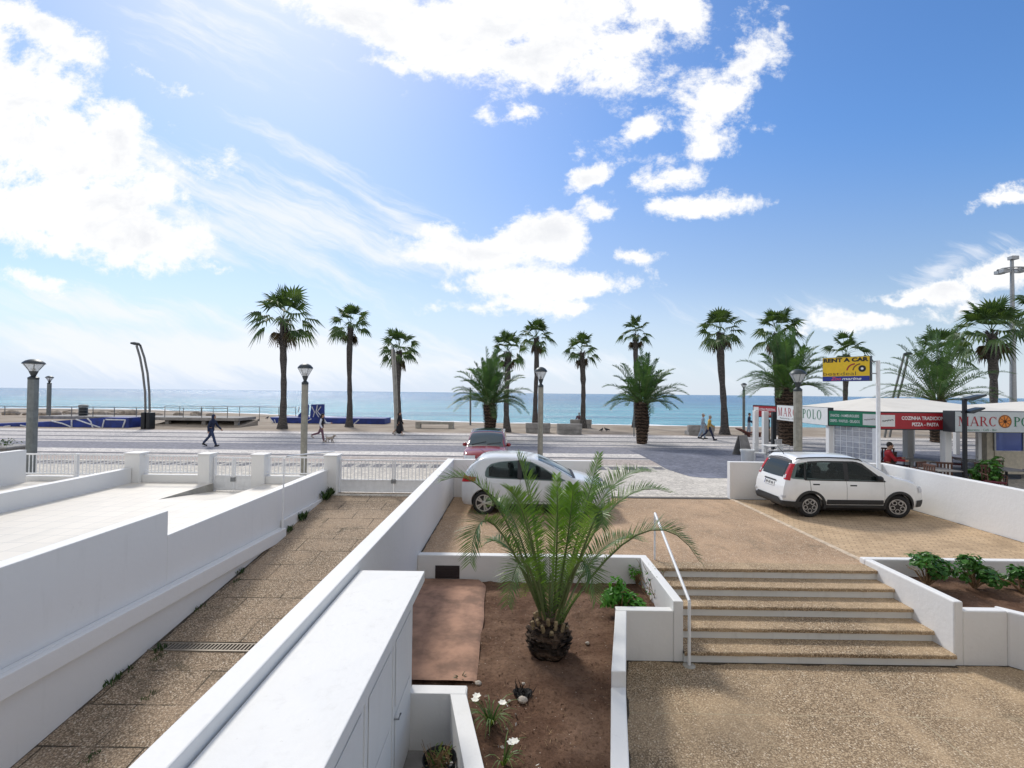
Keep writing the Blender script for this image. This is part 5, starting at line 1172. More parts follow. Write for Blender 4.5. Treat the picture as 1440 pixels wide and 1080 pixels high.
mb = MB(); mb.tube([(0, 0, 0), (0, 0, H * .5), (0, 0, H)], [.28, .22, .14], 14); mb.build('mast', M['steel'], t, smooth=True)
mb = MB(); n = 24; mb.tube([(1.15 * math.cos(6.2832 * i / n), .8 * math.sin(6.2832 * i / n), H - .85) for i in range(n + 1)], .06, 6)
for a in range(4): mb.tube([(0, 0, H - .85), (1.15 * math.cos(a * 1.57), .8 * math.sin(a * 1.57), H - .85)], .04, 5)
mb.build('ring', M['steel'], t)
for x, y, z in ((-.9, -.2, -1.25), (-.6, .6, -1.2), (.75, -.3, -1.1), (1.0, .3, -1.1), (0, -.1, .02)):
    mb = MB(); mb.prism([(x - .34, y - .25), (x + .34, y - .25), (x + .3, y + .25), (x - .3, y + .25)], H + z, H + z + .34); mb.tube([(x, y, H + z + .3), (x, y, H - .8)], .03, 5); mb.build('floodlight', M['steel'], t, bevel=.03)
def bench(label, a, b, yb, yt, name='stone_bench', legs=True):
    Y = G((a + b) / 2, yb).y; p, q = A(a, yb, Y), A(b, yb, Y); h = A((a + b) / 2, yt, Y).z; c = (p.x + q.x) / 2; w_ = q.x - p.x
    t = thing(name, label, 'bench', (c, Y, 0), 0, 'stone seats on the promenade edge')
    if legs:
        mb = MB(); mb.box(-w_ / 2, -.3, h * .62, w_ / 2, .3, h); mb.build('seat', M['conc_l'], t, bevel=.02)
        for s in (-1, 1): mb = MB(); x = s * (w_ / 2 - .2); mb.box(x - .2, -.29, 0, x + .2, .29, h * .618); mb.build('leg', M['conc_l'], t, bevel=.02)
    else:
        mb = MB(); mb.box(-w_ / 2, -.06, h * .42, w_ / 2, .28, h); mb.build('backrest', M['conc'], t, bevel=.03)
        mb = MB(); mb.box(-w_ / 2 + .04, -.04, 0, w_ / 2 - .04, .95, h * .418); mb.build('seat', M['conc'], t, bevel=.03)
    return t
bench('long low stone bench between twin pole and date palm', 585, 638, 602.3, 592.8)
bench('stone seat with backrest crossed by pale lamp post', 739, 774, 609, 595, 'block_seat', False)
bench('stone seat with backrest right of the pale lamp post', 783.5, 818.5, 611, 596, 'block_seat', False)
bench('farther stone seat at foot of fan palm with sitting person', 802, 832, 602, 590, 'block_seat', False)
bench('stone seat behind the walking couple', 968, 1005, 612.5, 598, 'block_seat', False)
# ------------------------------------------------------------------ the blue ramp and boardwalk at the left
Yr = 37.2
rp = thing('painted_ramp', 'cobalt blue painted ramp wall with white graffiti lines', 'ramp', (A(90, 602, Yr).x, Yr, 0)); o = Vector((A(90, 602, Yr).x, Yr, 0))
mb = MB(); pp = [A(px, py, Yr) - o for px, py in [(-70, 603), (181, 603), (181, 587.5), (145, 587), (60, 593.5), (-70, 602)]]; pp[0].z = pp[1].z = 0; pp[-1].z = .05
mb.xzprism([(p.x, p.z) for p in pp], 0, 1.6); mb.build('wall', M['blue'], rp)
for pa in ([(73, 592), (88, 595.5), (97, 599), (102, 602)], [(107, 589.5), (124, 595.5), (142, 601.5)], [(123, 588.2), (128, 593), (131, 602)], [(29, 598), (36, 599.5), (40, 602)], [(147, 590), (144, 602)], [(149, 590), (177, 590.5)], [(176.5, 591), (172.5, 602)], [(101, 590), (101.2, 602)], [(2, 601.5), (8, 599.5), (15, 599)]):
    mb = MB(); mb.tube([A(px, py, Yr) - o + Vector((0, -.012, 0)) for px, py in pa], .055, 6); mb.build('painted_line', M['graf'], rp)
bw = thing('boardwalk', 'raised grey boardwalk deck beyond the blue ramp', 'boardwalk', (A(240, 588, 39).x, 39, 0)); o = Vector((A(240, 588, 39).x, 39, 0))
x0, x1 = A(55, 588, 39).x - o.x, A(336, 588, 39).x - o.x; zd = A(200, 586.5, 38.9).z
mb = MB(); mb.box(x0, -.05, zd - .24, x1, 2.6, zd); mb.build('deck', M['conc'], bw, bevel=.02)
for px in (190, 232, 284, 330): mb = MB(); x = A(px, 588, 39).x - o.x; mb.box(x - .15, .2, 0, x + .15, .5, zd - .242); mb.build('pier', M['conc'], bw)
mb = MB(); p, q = A(178, 602, 38.6), A(201, 591.5, 38.6); mb.prism([(p.x, 38.55), (q.x, 38.55), (q.x + .6, 38.9), (p.x, 38.9)], 0, q.z); M['sandst'] = plain('pale_sandstone', (0.62, 0.50, 0.36), .9, scale=3); tag(rebase(mb.build('sandstone_block', M['sandst'], bevel=.02)), 'pale sandstone block under boardwalk beside blue ramp', 'block')
def railing(label, pxs, ytop, ybot, Y, z0=None):
    xs = [A(p, ytop, Y).x for p in pxs]; zt = A(sum(pxs) / len(pxs), ytop, Y).z; zb = z0 if z0 is not None else A(sum(pxs) / len(pxs), ybot, Y).z; c = sum(xs) / len(xs)
    t = thing('metal_railing', label, 'railing', (c, Y, zb), 0, 'thin metal railings by the beach'); h = zt - zb
    for x in xs: mb = MB(); mb.tube([(x - c, 0, 0), (x - c, 0, h)], .030, 6); mb.build('post', M['rail'], t, smooth=True)
    for k in (1, .66, .33): mb = MB(); mb.tube([(xs[0] - c, 0, h * k - .02), (xs[-1] - c, 0, h * k - .02)], .024 if k == 1 else .014, 6); mb.build('rail', M['rail'], t, smooth=True)
railing('metal railing along the raised boardwalk behind blue ramp', [-60, -27, 7, 39, 70, 101, 131, 161, 192, 232, 258, 284, 320], 572, 586, 39.1, zd)
railing('farther metal railing reaching the blue platform and fan palm', [232, 253, 283, 300, 320, 337, 365, 392, 416], 571.5, 588, 47, 0)
bt = thing('trash_bin', 'dark litter bin standing on the boardwalk', 'bin', (A(117, 584, 40.2).x, 40.2, zd))
mb = MB(); mb.lathe([(.28, 0), (.30, .02), (.31, .62), (.30, .64)], 18); mb.build('body', M['black'], bt, smooth=True)
mb = MB(); mb.lathe([(.31, .66), (.33, .68), (.33, .84), (.26, .90), (.05, .93)], 18); mb.build('lid', M['darkpost'], bt, smooth=True); mb = MB(); mb.box(-.16, -.345, .70, .16, -.30, .80); mb.build('opening', M['conc_l'], bt)
Yb = 44.5
sp = thing('painted_platform', 'long low blue platform with upright graffiti panel by the sea', 'platform', (A(460, 597, Yb).x, Yb, 0)); o = Vector((A(460, 597, Yb).x, Yb, 0))
mb = MB(); p, q = A(379, 597, Yb) - o, A(541, 588.5, Yb) - o; mb.xzprism([(p.x + .4, 0), (q.x, 0), (q.x, q.z), (p.x, q.z)], 0, 2.2); mb.build('base', M['blue'], sp, bevel=.03)
mb = MB(); pp = [A(px, py, Yb) - o for px, py in [(433, 588.3), (453, 588.3), (453, 568.5), (435, 569)]]; mb.xzprism([(p.x, p.z) for p in pp], .4, .6); mb.build('panel', M['blue'], sp)
mb = MB(); pp = [A(px, py, Yb) - o for px, py in [(415, 588.3), (428, 588.3), (429, 569.5), (424, 569), (422, 578), (416, 584)]]; mb.xzprism([(p.x, p.z) for p in pp], .5, .9); mb.build('side_panel', M['blue'], sp)
for pa in ([(380, 589), (384, 593), (382, 596)], [(436, 572), (440, 580), (438, 587)], [(444, 570), (442, 580), (446, 587)], [(449, 572), (444, 579), (450, 586)], [(432, 592), (438, 589)], [(498, 596), (505, 590)], [(418, 572), (417, 580)], [(386, 590), (388, 596)]):
    mb = MB(); mb.tube([A(px, py, Yb) - o + Vector((0, .38 if py < 588.4 else -.012, 0)) for px, py in pa], .05, 6); mb.build('painted_line', M['graf'], sp)
for k in range(30):
    r = random.Random(200 + k); x = r.uniform(-62, -38); y = r.uniform(56, 66); s = r.uniform(.35, 1.0)
    o = stone(k, s, .55).build('beach_rock', M['sandrock'] if 'sandrock' in M else M.setdefault('sandrock', plain('beach_rock_stone', (0.30, 0.25, 0.20), .9, var=.4, scale=2)), smooth=True); o.location = (x, y, -.45 + .02 * (66 - y)); o.rotation_euler = (0, 0, r.uniform(0, 6))
    tag(o, 'brown rock in the heap on the beach behind boardwalk railing', 'rock', 'rocks heaped on the beach')
pl = thing('stone_planter', 'grey stone planter with low plants at far left edge', 'planter', (A(8, 640, 20.6).x, 20.6, 0))
mb = MB(); mb.prism([(-.95, -.5), (.52, -.5), (.52, .5), (-.95, .5)], 0, .42); mb.prism([(-1.05, -.6), (.62, -.6), (.62, .6), (-1.05, .6)], .421, .52); mb.build('box', M['conc'], pl, bevel=.03); mb = MB(); r = random.Random(4)
for _ in range(120): p = Vector((r.uniform(-.9, .3), r.uniform(-.4, .4), .5 + r.random() * .28)); mb.face([p, p + rvec(r, .09), p + rvec(r, .09)])
mb.build('foliage', M['weed'], pl, recalc=False)
# ------------------------------------------------------------------ signs
M['s_white'] = plain('sign_white', (0.70, 0.71, 0.70), .45, var=.04); M['s_red'] = plain('sign_red', (0.36, 0.012, 0.022), .45, var=.08); M['s_green'] = plain('sign_green', (0.012, 0.20, 0.10), .45, var=.08)
M['s_dark'] = plain('sign_frame', (0.02, 0.025, 0.03), .5); M['s_yel'] = plain('sign_yellow', (0.80, 0.52, 0.012), .45, var=.05); M['s_blue'] = plain('sign_blue', (0.018, 0.03, 0.26), .45); M['s_or'] = plain('emblem_orange', (0.72, 0.22, 0.02), .5)
M['l_red'] = plain('letter_red', (0.36, 0.02, 0.03), .5); M['l_grn'] = plain('letter_green', (0.02, 0.16, 0.08), .5); M['l_wht'] = plain('letter_white', (0.80, 0.80, 0.80), .5); M['l_blk'] = plain('letter_black', (0.012, 0.012, 0.012), .5); M['l_brn'] = plain('letter_brown', (0.16, 0.06, 0.015), .5); M['l_pink'] = plain('letter_pink_red', (0.75, 0.08, 0.10), .5); M['s_grey'] = plain('sign_light_grey', (0.50, 0.54, 0.55), .45, var=.04)
def lettering(body, cx, cz, w_, h, y, mat, parent, off=0.0, shear=0.0, name='lettering'):
    cu = bpy.data.curves.new('lettering', 'FONT'); cu.body = body; cu.size = 1; cu.offset = off; cu.shear = shear; cu.resolution_u = 3
    to = bpy.data.objects.new('lettering_source', cu); COL.objects.link(to); dg = bpy.context.evaluated_depsgraph_get(); dg.update()
    me = bpy.data.meshes.new_from_object(to.evaluated_get(dg)); bpy.data.objects.remove(to); bpy.data.curves.remove(cu)
    xs = [v.co.x for v in me.vertices]; zs = [v.co.y for v in me.vertices]; x0, x1, z0, z1 = min(xs), max(xs), min(zs), max(zs)
    for v in me.vertices: v.co = Vector((cx + ((v.co.x - x0) / (x1 - x0) - .5) * w_, y, cz + ((v.co.y - z0) / (z1 - z0) - .5) * h))
    me.materials.clear(); me.materials.append(M[mat]); ob = bpy.data.objects.new(name, me); COL.objects.link(ob); ob.parent = parent; return ob
def serif(word, x, z, h, y, mat, parent, adv=None):
    """roman capitals with thick and thin strokes and slab serifs; returns the end x"""
    mb = MB(); T, t_ = .17, .06
    def q(a, b, c, d): mb.face([(x + p[0] * h, y, z + p[1] * h) for p in (a, b, c, d)])
    def bar(xa, za, xb, zb, w_): q((xa - w_ / 2, za), (xa + w_ / 2, za), (xb + w_ / 2, zb), (xb - w_ / 2, zb))
    def ser(xc, zc, w_): q((xc - w_ / 2, zc), (xc + w_ / 2, zc), (xc + w_ / 2, zc + .045), (xc - w_ / 2, zc + .045))
    def arc(cx, cz, rx, rz, a0, a1):
        n = 14
        for i in range(n):
            A0, A1 = a0 + (a1 - a0) * i / n, a0 + (a1 - a0) * (i + 1) / n; f = lambda a, k: (cx + (rx - k * T) * math.cos(a), cz + (rz - k * t_) * math.sin(a)); q(f(A0, 0), f(A1, 0), f(A1, 1), f(A0, 1))
    for ch in word:
        if ch == 'M': bar(.12, 0, .12, 1, t_); bar(.95, 0, .95, 1, T); bar(.16, 1, .52, 0, T); bar(.86, 1, .55, 0, t_); ser(.12, 0, .26); ser(.95, 0, .32); ser(.08, .955, .2); ser(.98, .955, .26); aw = 1.16
        elif ch == 'A': bar(.10, 0, .46, 1, t_); bar(.84, 0, .48, 1, T); q((.22, .30), (.72, .30), (.70, .36), (.24, .36)); ser(.10, 0, .26); ser(.84, 0, .34); aw = .98
        elif ch in 'RP':
            bar(.18, 0, .18, 1, T); arc(.36, .74, .32, .26, -1.57, 1.57); q((.18, .94), (.38, .94), (.38, 1), (.18, 1)); q((.18, .48), (.38, .48), (.38, .54), (.18, .54)); ser(.18, 0, .34); ser(.13, .955, .22); aw = .74
            if ch == 'R': bar(.78, 0, .42, .5, T); ser(.82, 0, .2); aw = .92
        elif ch == 'C': arc(.45, .5, .42, .51, .75, 5.55); bar(.77, .70, .77, .98, t_); aw = .90
        elif ch == 'O': arc(.46, .5, .44, .51, 0, 6.2832); aw = .96
        elif ch == 'L': bar(.18, 0, .18, 1, T); ser(.18, .955, .34); q((.1, 0), (.66, 0), (.66, .06), (.1, .06)); bar(.64, 0, .66, .26, t_); aw = .74
        x += aw * h * (adv or 1)
    o = mb.build('lettering', M[mat], parent); return x
def emblem(cx, cz, rad, y, parent):
    mb = MB(); n = 28; mb.face([(cx + rad * math.cos(6.2832 * i / n), y, cz + rad * math.sin(6.2832 * i / n)) for i in range(n)]); e = mb.build('emblem', M['s_or'], parent)
    mb = MB()
    for k in range(4):
        a = k * math.pi / 4 + .2; d = Vector((math.cos(a), 0, math.sin(a))) * rad * .8; s = Vector((-math.sin(a), 0, math.cos(a))) * rad * .05; c = Vector((cx, y - .004, cz)); mb.face([c - d - s, c - d + s, c + d + s, c + d - s])
    ring = lambda rr: [(cx + rr * math.cos(6.2832 * i / n), y - .004, cz + rr * math.sin(6.2832 * i / n)) for i in range(n)]
    mb.grid([ring(rad * .84), ring(rad * .97)], 0, True); mb.grid([ring(rad * .14), ring(rad * .24)], 0, True); mb.build('spokes', M['l_brn'], e)
def scribble(cx, cz, w_, y, parent):   # the small script mark of the white plates, too small to read
    mb = MB(); mb.tube([(cx + w_ * (i / 22 - .5), y, cz + w_ * (.05 * math.sin(i * 2.3) + .03 * math.sin(i * 1.1) + .15 * (i / 22 - .5))) for i in range(23)], w_ * .022, 5); mb.build('script_mark', M['l_blk'], parent)
def sign(name, label, pl, pr, z0, z1, face, thick=.14, frame=.025, cat='shop sign'):
    L, R_ = Vector((pl[0], pl[1], 0)), Vector((pr[0], pr[1], 0)); c = (L + R_) / 2; w_ = (R_ - L).length
    t = thing(name, label, cat, (c.x, c.y, z0), math.atan2(R_.y - L.y, R_.x - L.x)); h = z1 - z0
    mb = MB(); mb.box(-w_ / 2, .006, 0, w_ / 2, thick, h); mb.build('frame', M['s_dark'], t, bevel=.01)
    mb = MB(); mb.box(-w_ / 2 + frame, 0, frame, w_ / 2 - frame, .01, h - frame); mb.build('board', M[face], t); return t, w_, h
a1 = A(1092.5, 580, 23.4); b1 = A(1164, 586, 19.0)
zb_, zt_ = A(1164, 598.9, 19.0).z, A(1164, 573.2, 19.0).z
t, w_, h = sign('shop_sign', 'white restaurant name board crossed by pale lamp post', a1, b1, zb_, zt_, 's_white', .22, .012)
x = serif('MARC', -w_ * .47, h * .30, h * .54, -.004, 'l_red', t, 1.22); emblem(x + h * .31, h * .57, h * .30, -.004, t); serif('POLO', x + h * .66, h * .30, h * .54, -.004, 'l_grn', t, 1.22); lettering('Restaurante - Café - Bar', -w_ * .2, h * .16, w_ * .45, h * .1, -.004, 'l_blk', t)
a2 = A(1164.5, 590, 19.0); b2 = A(1236, 590, 17.6); z0, z1 = A(1236, 602.5, 17.6).z, A(1236, 579, 17.6).z
t, w_, h = sign('shop_sign', 'green restaurant sign left of the white sign pole', a2, b2, z0, z1, 's_green', .14, .03)
lettering('SNACKS - HAMBURGUERS', -w_ * .16, h * .68, w_ * .58, h * .17, -.004, 'l_wht', t, .012); lettering('CREPES - WAFFLES - GELADOS', -w_ * .16, h * .34, w_ * .60, h * .17, -.004, 'l_wht', t, .012)
mb = MB(); mb.box(w_ * .20, -.004, h * .16, w_ * .46, -.001, h * .84); mb.build('plate', M['s_white'], t); scribble(w_ * .33, h * .52, w_ * .2, -.008, t)
a3 = A(1236.5, 590, 16.75); b3 = A(1341, 590, 16.75); z0, z1 = A(1290, 605, 16.75).z, A(1290, 579.4, 16.75).z
t, w_, h = sign('shop_sign', 'wide dark red restaurant sign reading cozinha tradicional', a3, b3, z0, z1, 's_red', .14, .04)
lettering('COZINHA TRADICIONAL', w_ * .12, h * .66, w_ * .64, h * .2, -.004, 'l_wht', t, .03); lettering('PIZZA - PASTA', w_ * .12, h * .32, w_ * .36, h * .2, -.004, 'l_wht', t, .03)
mb = MB(); mb.box(-w_ * .48, -.004, h * .18, -w_ * .29, -.001, h * .82); mb.build('plate', M['s_white'], t); scribble(-w_ * .385, h * .52, w_ * .15, -.008, t)
a4 = A(1342.5, 590, 16.1); b4 = A(1520, 590, 16.1); z0, z1 = A(1400, 608.6, 16.1).z, A(1400, 578.4, 16.1).z
t, w_, h = sign('shop_sign', 'pale grey restaurant name board at the right edge', a4, b4, z0, z1, 's_grey', .45, .02)
x = serif('MARC', -w_ * .47, h * .30, h * .44, -.004, 'l_red', t, 1.04); emblem(x + h * .34, h * .53, h * .31, -.004, t); serif('POLO', x + h * .74, h * .30, h * .44, -.004, 'l_grn', t, 1.04); lettering('Restaurante - Café - Bar', -w_ * .30, h * .13, w_ * .27, h * .10, -.004, 'l_grn', t)
a5 = A(1058.5, 580, 26.2); b5 = A(1092.3, 580, 24.4); z0, z1 = A(1092, 588.4, 24.4).z, A(1092, 570.6, 24.4).z
t, w_, h = sign('shop_sign', 'small red restaurant sign at its left end', a5, b5, z0, z1, 's_red', .12, .05)
lettering('COZINHA TRADICIONAL', w_ * .12, h * .66, w_ * .66, h * .2, -.004, 'l_wht', t, .01); lettering('PIZZA - PASTA', w_ * .12, h * .30, w_ * .4, h * .2, -.004, 'l_wht', t, .01)
mb = MB(); mb.box(-w_ * .46, -.004, h * .2, -w_ * .24, -.001, h * .84); mb.build('plate', M['s_white'], t); scribble(-w_ * .35, h * .52, w_ * .15, -.008, t)
# car rental sign on its own pole
pr_ = A(1223.5, 520, 13.72); pl_ = A(1156.5, 520, 14.75); z0, z1 = A(1223.5, 535.6, 13.72).z, A(1223.5, 500.2, 13.72).z
t, w_, h = sign('rental_sign', 'yellow and blue car rental sign on a white pole', pl_, pr_, z0, z1, 's_yel', .16, .012)
o_ = t.location
lettering('RENT A CAR', 0, h * .875, w_ * .95, h * .17, -.004, 'l_blk', t, .055); lettering('best', -w_ * .30, h * .315, w_ * .36, h * .145, -.004, 'l_brn', t); lettering('deal', w_ * .06, h * .315, w_ * .32, h * .145, -.004, 's_dark', t, -.012)
mb = MB(); mb.box(-w_ / 2 + .012, -.003, .012, w_ / 2 - .012, -.0008, h * .205); bb = mb.build('blue_band', M['s_blue'], t); lettering('Zoo', -w_ * .20, h * .105, w_ * .22, h * .13, -.006, 'l_pink', t, .015, .3); lettering('marine', w_ * .13, h * .10, w_ * .40, h * .11, -.006, 'l_wht', t, .015, .3)
def ringm(cx, cz, r0, r1, a0, a1, mat, nm, y=-.004):
    mb = MB(); n = 24; mb.grid([[(cx + rr * math.cos(a0 + (a1 - a0) * i / n), y, cz + rr * math.sin(a0 + (a1 - a0) * i / n)) for i in range(n + 1)] for rr in (r0, r1)]); mb.build(nm, M[mat], t)
wx, wz = w_ * .345, h * .50
ringm(wx, wz, h * .05, h * .135, 0, 6.2832, 'l_blk', 'wheel_mark'); ringm(wx, wz, 0.001, h * .048, 0, 6.2832, 'l_wht', 'wheel_hub')
ringm(wx - w_ * .02, h * .40, h * .27, h * .315, 1.7, 3.0, 'l_brn', 'arc_mark'); ringm(wx - w_ * .14, h * .40, h * .27, h * .325, 1.6, 3.0, 'l_red', 'arc_mark')
px_, py_ = A(1235, 600, 13.74).x, 13.74; c, s = math.cos(-t.rotation_euler.z), math.sin(-t.rotation_euler.z)
def loc(v): d = Vector(v) - o_; return Vector((d.x * c - d.y * s, d.x * s + d.y * c, d.z))
zp = A(1233, 507, 13.74).z
mb = MB(); mb.tube([loc((px_, py_, 0)), loc((px_, py_, zp))], .052, 14); mb.build('pole', M['white_metal'], t, smooth=True)
for zz in (z0 + h * .30, z0 + h * .78):
    mb = MB(); e = loc((px_, py_, zz)); mb.tube([(w_ / 2 - .02, .08, zz - z0), e], .016, 6); mb.build('bracket', M['steel'], t)
# ------------------------------------------------------------------ restaurant
def tentmat():
    m, t = newmat('cream_tent_fabric'); p = t.pos(); c = t.mix(t.smooth(t.noise(p, .8, 5, .6), .4, .7), (0.66, 0.63, 0.57), (0.60, 0.57, 0.51)); t.out(t.pbr(c, .7, 0, t.bump(t.noise(p, 1.2, 3), .25, .08), .3)); return m
M['tent'] = tentmat(); M['pvc'] = None
def pvc():
    m, t = newmat('clear_plastic_curtain'); p = t.pos()
    b = t.pbr(t.mix(t.smooth(t.noise(t.scalev(p, (1, 1, 2)), 2.5, 5, .7, 1.2), .4, .62), (0.42, 0.44, 0.50), (0.62, 0.64, 0.68)), .18, 0, t.bump(t.noise(p, 3, 4, .6, 1), .5, .05))
    t.out(t.n('ShaderNodeMixShader', {0: 0.62, 1: t.n('ShaderNodeBsdfTransparent', {'Color': (0.9, 0.92, 0.95, 1)}), 2: b})); return m
M['pvc'] = pvc()
def reflectglass():
    m, t = newmat('blue_reflection_glass'); t.out(t.n('ShaderNodeMixShader', {0: 0.7, 1: t.n('ShaderNodeBsdfTransparent', {'Color': (0.6, 0.7, 0.95, 1)}), 2: t.pbr((0.07, 0.12, 0.42), .1)})); return m  # the window's blue reflection is put into the glass colour
M['reflglass'] = reflectglass(); M['beige'] = plain('beige_panel', (0.55, 0.50, 0.40), .7, coord='pos')
rs = thing('restaurant_pavilion', 'open restaurant pavilion under a cream tent roof', 'restaurant', (15.5, 20, 0)); ro = Vector((15.5, 20, 0))
def tent(poly, r0, r1, ze, zr):
    mb = MB(); P_ = []
    for i, (a, b) in enumerate(zip(poly, poly[1:] + poly[:1])):
        for k in range(6): P_.append(Vector((a[0] + (b[0] - a[0]) * k / 6, a[1] + (b[1] - a[1]) * k / 6, 0)))
    rows = []
    r0, r1 = Vector(r0 + (0,)), Vector(r1 + (0,)); d = r1 - r0
    rows.append([p - ro + Vector((0, 0, ze - .10)) for p in P_])
    for k in range(13):
        s = k / 12; row = []
        for p in P_:
            q = r0 + d * max(0, min(1, (p - r0).dot(d) / d.length_squared)); v = p.lerp(q, s); row.append(v - ro + Vector((0, 0, ze + (zr - ze) * (s ** 1.15))))
        rows.append(row)
    mb.grid(rows, 0, True); return mb.build('roof', M['tent'], rs, smooth=True, ang=60)
tent([(12.75, 23.4), (12.65, 19.2), (13.3, 17.75), (13.5, 16.95), (18.6, 16.6), (18.6, 23.4)], (14.9, 20.6), (16.9, 20.6), 2.44, A(1245, 559.8, 20.6).z)
tent([(18.62, 24.6), (18.62, 16.6), (27, 16.6), (27, 24.6)], (22, 21.2), (24.5, 21.2), 2.40, 2.86)
def col(px, Y, w_=.22, zt=2.45, mat='white', name='column'):
    x = A(px, 620, Y).x; mb = MB(); mb.box(x - w_ / 2 - ro.x, Y - w_ / 2 - ro.y, 0, x + w_ / 2 - ro.x, Y + w_ / 2 - ro.y, zt); mb.build(name, M[mat], rs, bevel=.01)
col(1330, 16.95, .22); col(1277, 20.2, .26); col(1167, 19.15, .2); col(1376, 17.6, .12); col(1388, 18.2, .34, mat='beige'); col(1063, 25.6, .2, 2.2); col(1076, 24.9, .24, 2.2)
col(1060.5, 26.0, .12, 2.2); col(1282, 25.8, .2); col(1345, 25.8, .2); col(1410, 25.8, .2); col(1088, 24.2, .18, 2.2, 's_dark')
# curtain window under the green sign
L, R_ = A(1170, 620, 19.12), A(1231.5, 620, 17.72); d = Vector((R_.x - L.x, R_.y - L.y, 0)); ln = d.length; d.normalize(); ang = math.atan2(d.y, d.x); zlo, zhi = A(1231, 648, 17.72).z, A(1231, 600.5, 17.72).z
def onwall(mb_fn, name, mat):
    mb = MB(); mb_fn(mb); o = mb.build(name, M[mat], rs); o.location = (L.x - ro.x, L.y - ro.y, 0); o.rotation_euler = (0, 0, ang); return o
wf = onwall(lambda m: [m.box(-.02, -.03, zlo - .05, .10, .05, zhi), m.box(ln - .10, -.03, zlo - .05, ln + .06, .05, zhi), m.box(.10, -.03, zlo - .05, ln - .10, .05, zlo + .02), m.box(.10, -.03, zhi - .03, ln - .10, .05, zhi)], 'window', 'white_metal')
mb = MB(); mb.box(.10, 0, zlo + .02, ln - .10, .012, zhi - .03); mb.build('curtain', M['pvc'], wf)
mb = MB()
for k in range(1, 6): x = .1 + (ln - .2) * k / 6; mb.box(x - .008, -.012, zlo + .02, x + .008, -.002, zhi - .03)
for k in range(1, 6): z = zlo + (zhi - zlo) * k / 6; mb.box(.10, -.014, z - .008, ln - .10, -.004, z + .008)
mb.build('glazing_bars', M['white_metal'], wf)
onwall(lambda m: m.box(-.1, -.08, 0, ln + .12, .12, zlo - .052), 'base_wall', 'white')
# right-hand glass screen
x0, x1 = A(1399, 630, 18.0).x - ro.x, A(1520, 630, 18).x - ro.x; zs0, zs1 = A(1420, 634, 18).z, 1.78
mb = MB(); mb.box(x0, 18 - 20, .2, x1, 18.06 - 20, zs0 - .01); mb.build('screen_base', M['beige'], rs, bevel=.01)
mb = MB(); mb.box(x0, 18.01 - 20, zs0, x1, 18.03 - 20, zs1); mb.build('glass_screen', M['reflglass'], rs)
mb = MB()
for k in range(4): x = x0 + (x1 - x0) * k / 3; mb.box(x - .03, 17.98 - 20, zs0, x + .03, 18.05 - 20, zs1 + .02)
mb.build('screen_frame', M['steel'], rs)
# tables and chairs
M['wood'] = plain('brown_wicker', (0.10, 0.045, 0.03), .7, var=.3, scale=20); M['maroon'] = plain('maroon_cushion', (0.10, 0.012, 0.022), .8, var=.2); M['tabletop'] = plain('grey_table_top', (0.25, 0.24, 0.23), .4); M['plastic_w'] = plain('white_plastic', (0.72, 0.72, 0.70), .4, var=.05)
def make_chair(label, group, mats, loc_, rz):
    t = thing('dining_chair', label, 'chair', loc_, rz, group)
    mb = MB(); mb.prism([(-.22, -.22), (.22, -.22), (.2, .22), (-.2, .22)], .42, .47); mb.build('seat', M[mats[1]], t, bevel=.015)
    mb = MB()
    for k in range(5): x = -.18 + k * .09; mb.box(x - .025, .20, .50, x + .025, .225, .86)
    mb.box(-.22, .195, .86, .22, .23, .92); mb.build('backrest', M[mats[0]], t, bevel=.006)
    for sx_ in (-1, 1):
        for sy in (-1, 1): mb = MB(); mb.tube([(sx_ * .23, sy * .23, 0), (sx_ * .2, sy * .2, .425)], [.015, .02], 6); mb.build('leg', M[mats[0]], t)
        mb = MB(); mb.tube([(sx_ * .22, -.2, .44), (sx_ * .23, -.2, .66), (sx_ * .23, .2, .68)], .016, 6); mb.build('armrest', M[mats[0]], t)
    return t
def make_table(label, group, loc_, mat='tabletop'):
    t = thing('cafe_table', label, 'table', loc_, 0, group)
    mb = MB(); mb.box(-.4, -.4, .71, .4, .4, .74); mb.build('top', M[mat], t, bevel=.008); mb = MB(); mb.tube([(0, 0, .03), (0, 0, .71)], .035, 10); mb.build('pedestal', M['black'], t); mb = MB(); mb.lathe([(.24, 0), (.24, .02), (.05, .045)], 18); mb.build('foot', M['black'], t, smooth=True); return t
ch0 = make_chair('brown chair with maroon seat inside the restaurant', 'brown chairs in the restaurant', ('wood', 'maroon'), (13.1, 16.0, 0), R(200))
tb0 = make_table('grey topped cafe table inside the restaurant', 'grey tables in the restaurant', (13.4, 15.4, 0))
def put(o, label, x, y, rz): c = copy_tree(o); c.location = (x, y, 0); c.rotation_euler = (0, 0, rz); c['label'] = label; return c
cl = 'brown chair with maroon seat inside the restaurant'
for (x, y, rz) in [(13.9, 15.9, R(160)), (14.4, 18.2, R(30)), (15.2, 17.4, R(190)), (15.0, 15.5, R(80)), (12.7, 15.2, R(-90)), (16.2, 16.6, R(170)), (16.0, 14.9, R(10)), (17.0, 18.8, R(60)), (14.6, 14.9, R(-20)), (13.6, 19.3, R(0)), (15.4, 20.1, R(140)), (16.9, 14.6, R(0))]: put(ch0, cl, x, y, rz)
for (x, y) in [(14.5, 17.6), (15.7, 15.6), (13.9, 20.0), (16.6, 17.6), (16.7, 15.3)]: put(tb0, 'grey topped cafe table inside the restaurant', x, y, 0)
c1 = make_chair('white plastic chair beside the white pot', 'white plastic chairs outside the restaurant', ('plastic_w', 'plastic_w'), (*A(1069, 640, 21.6).xy, 0), R(60))
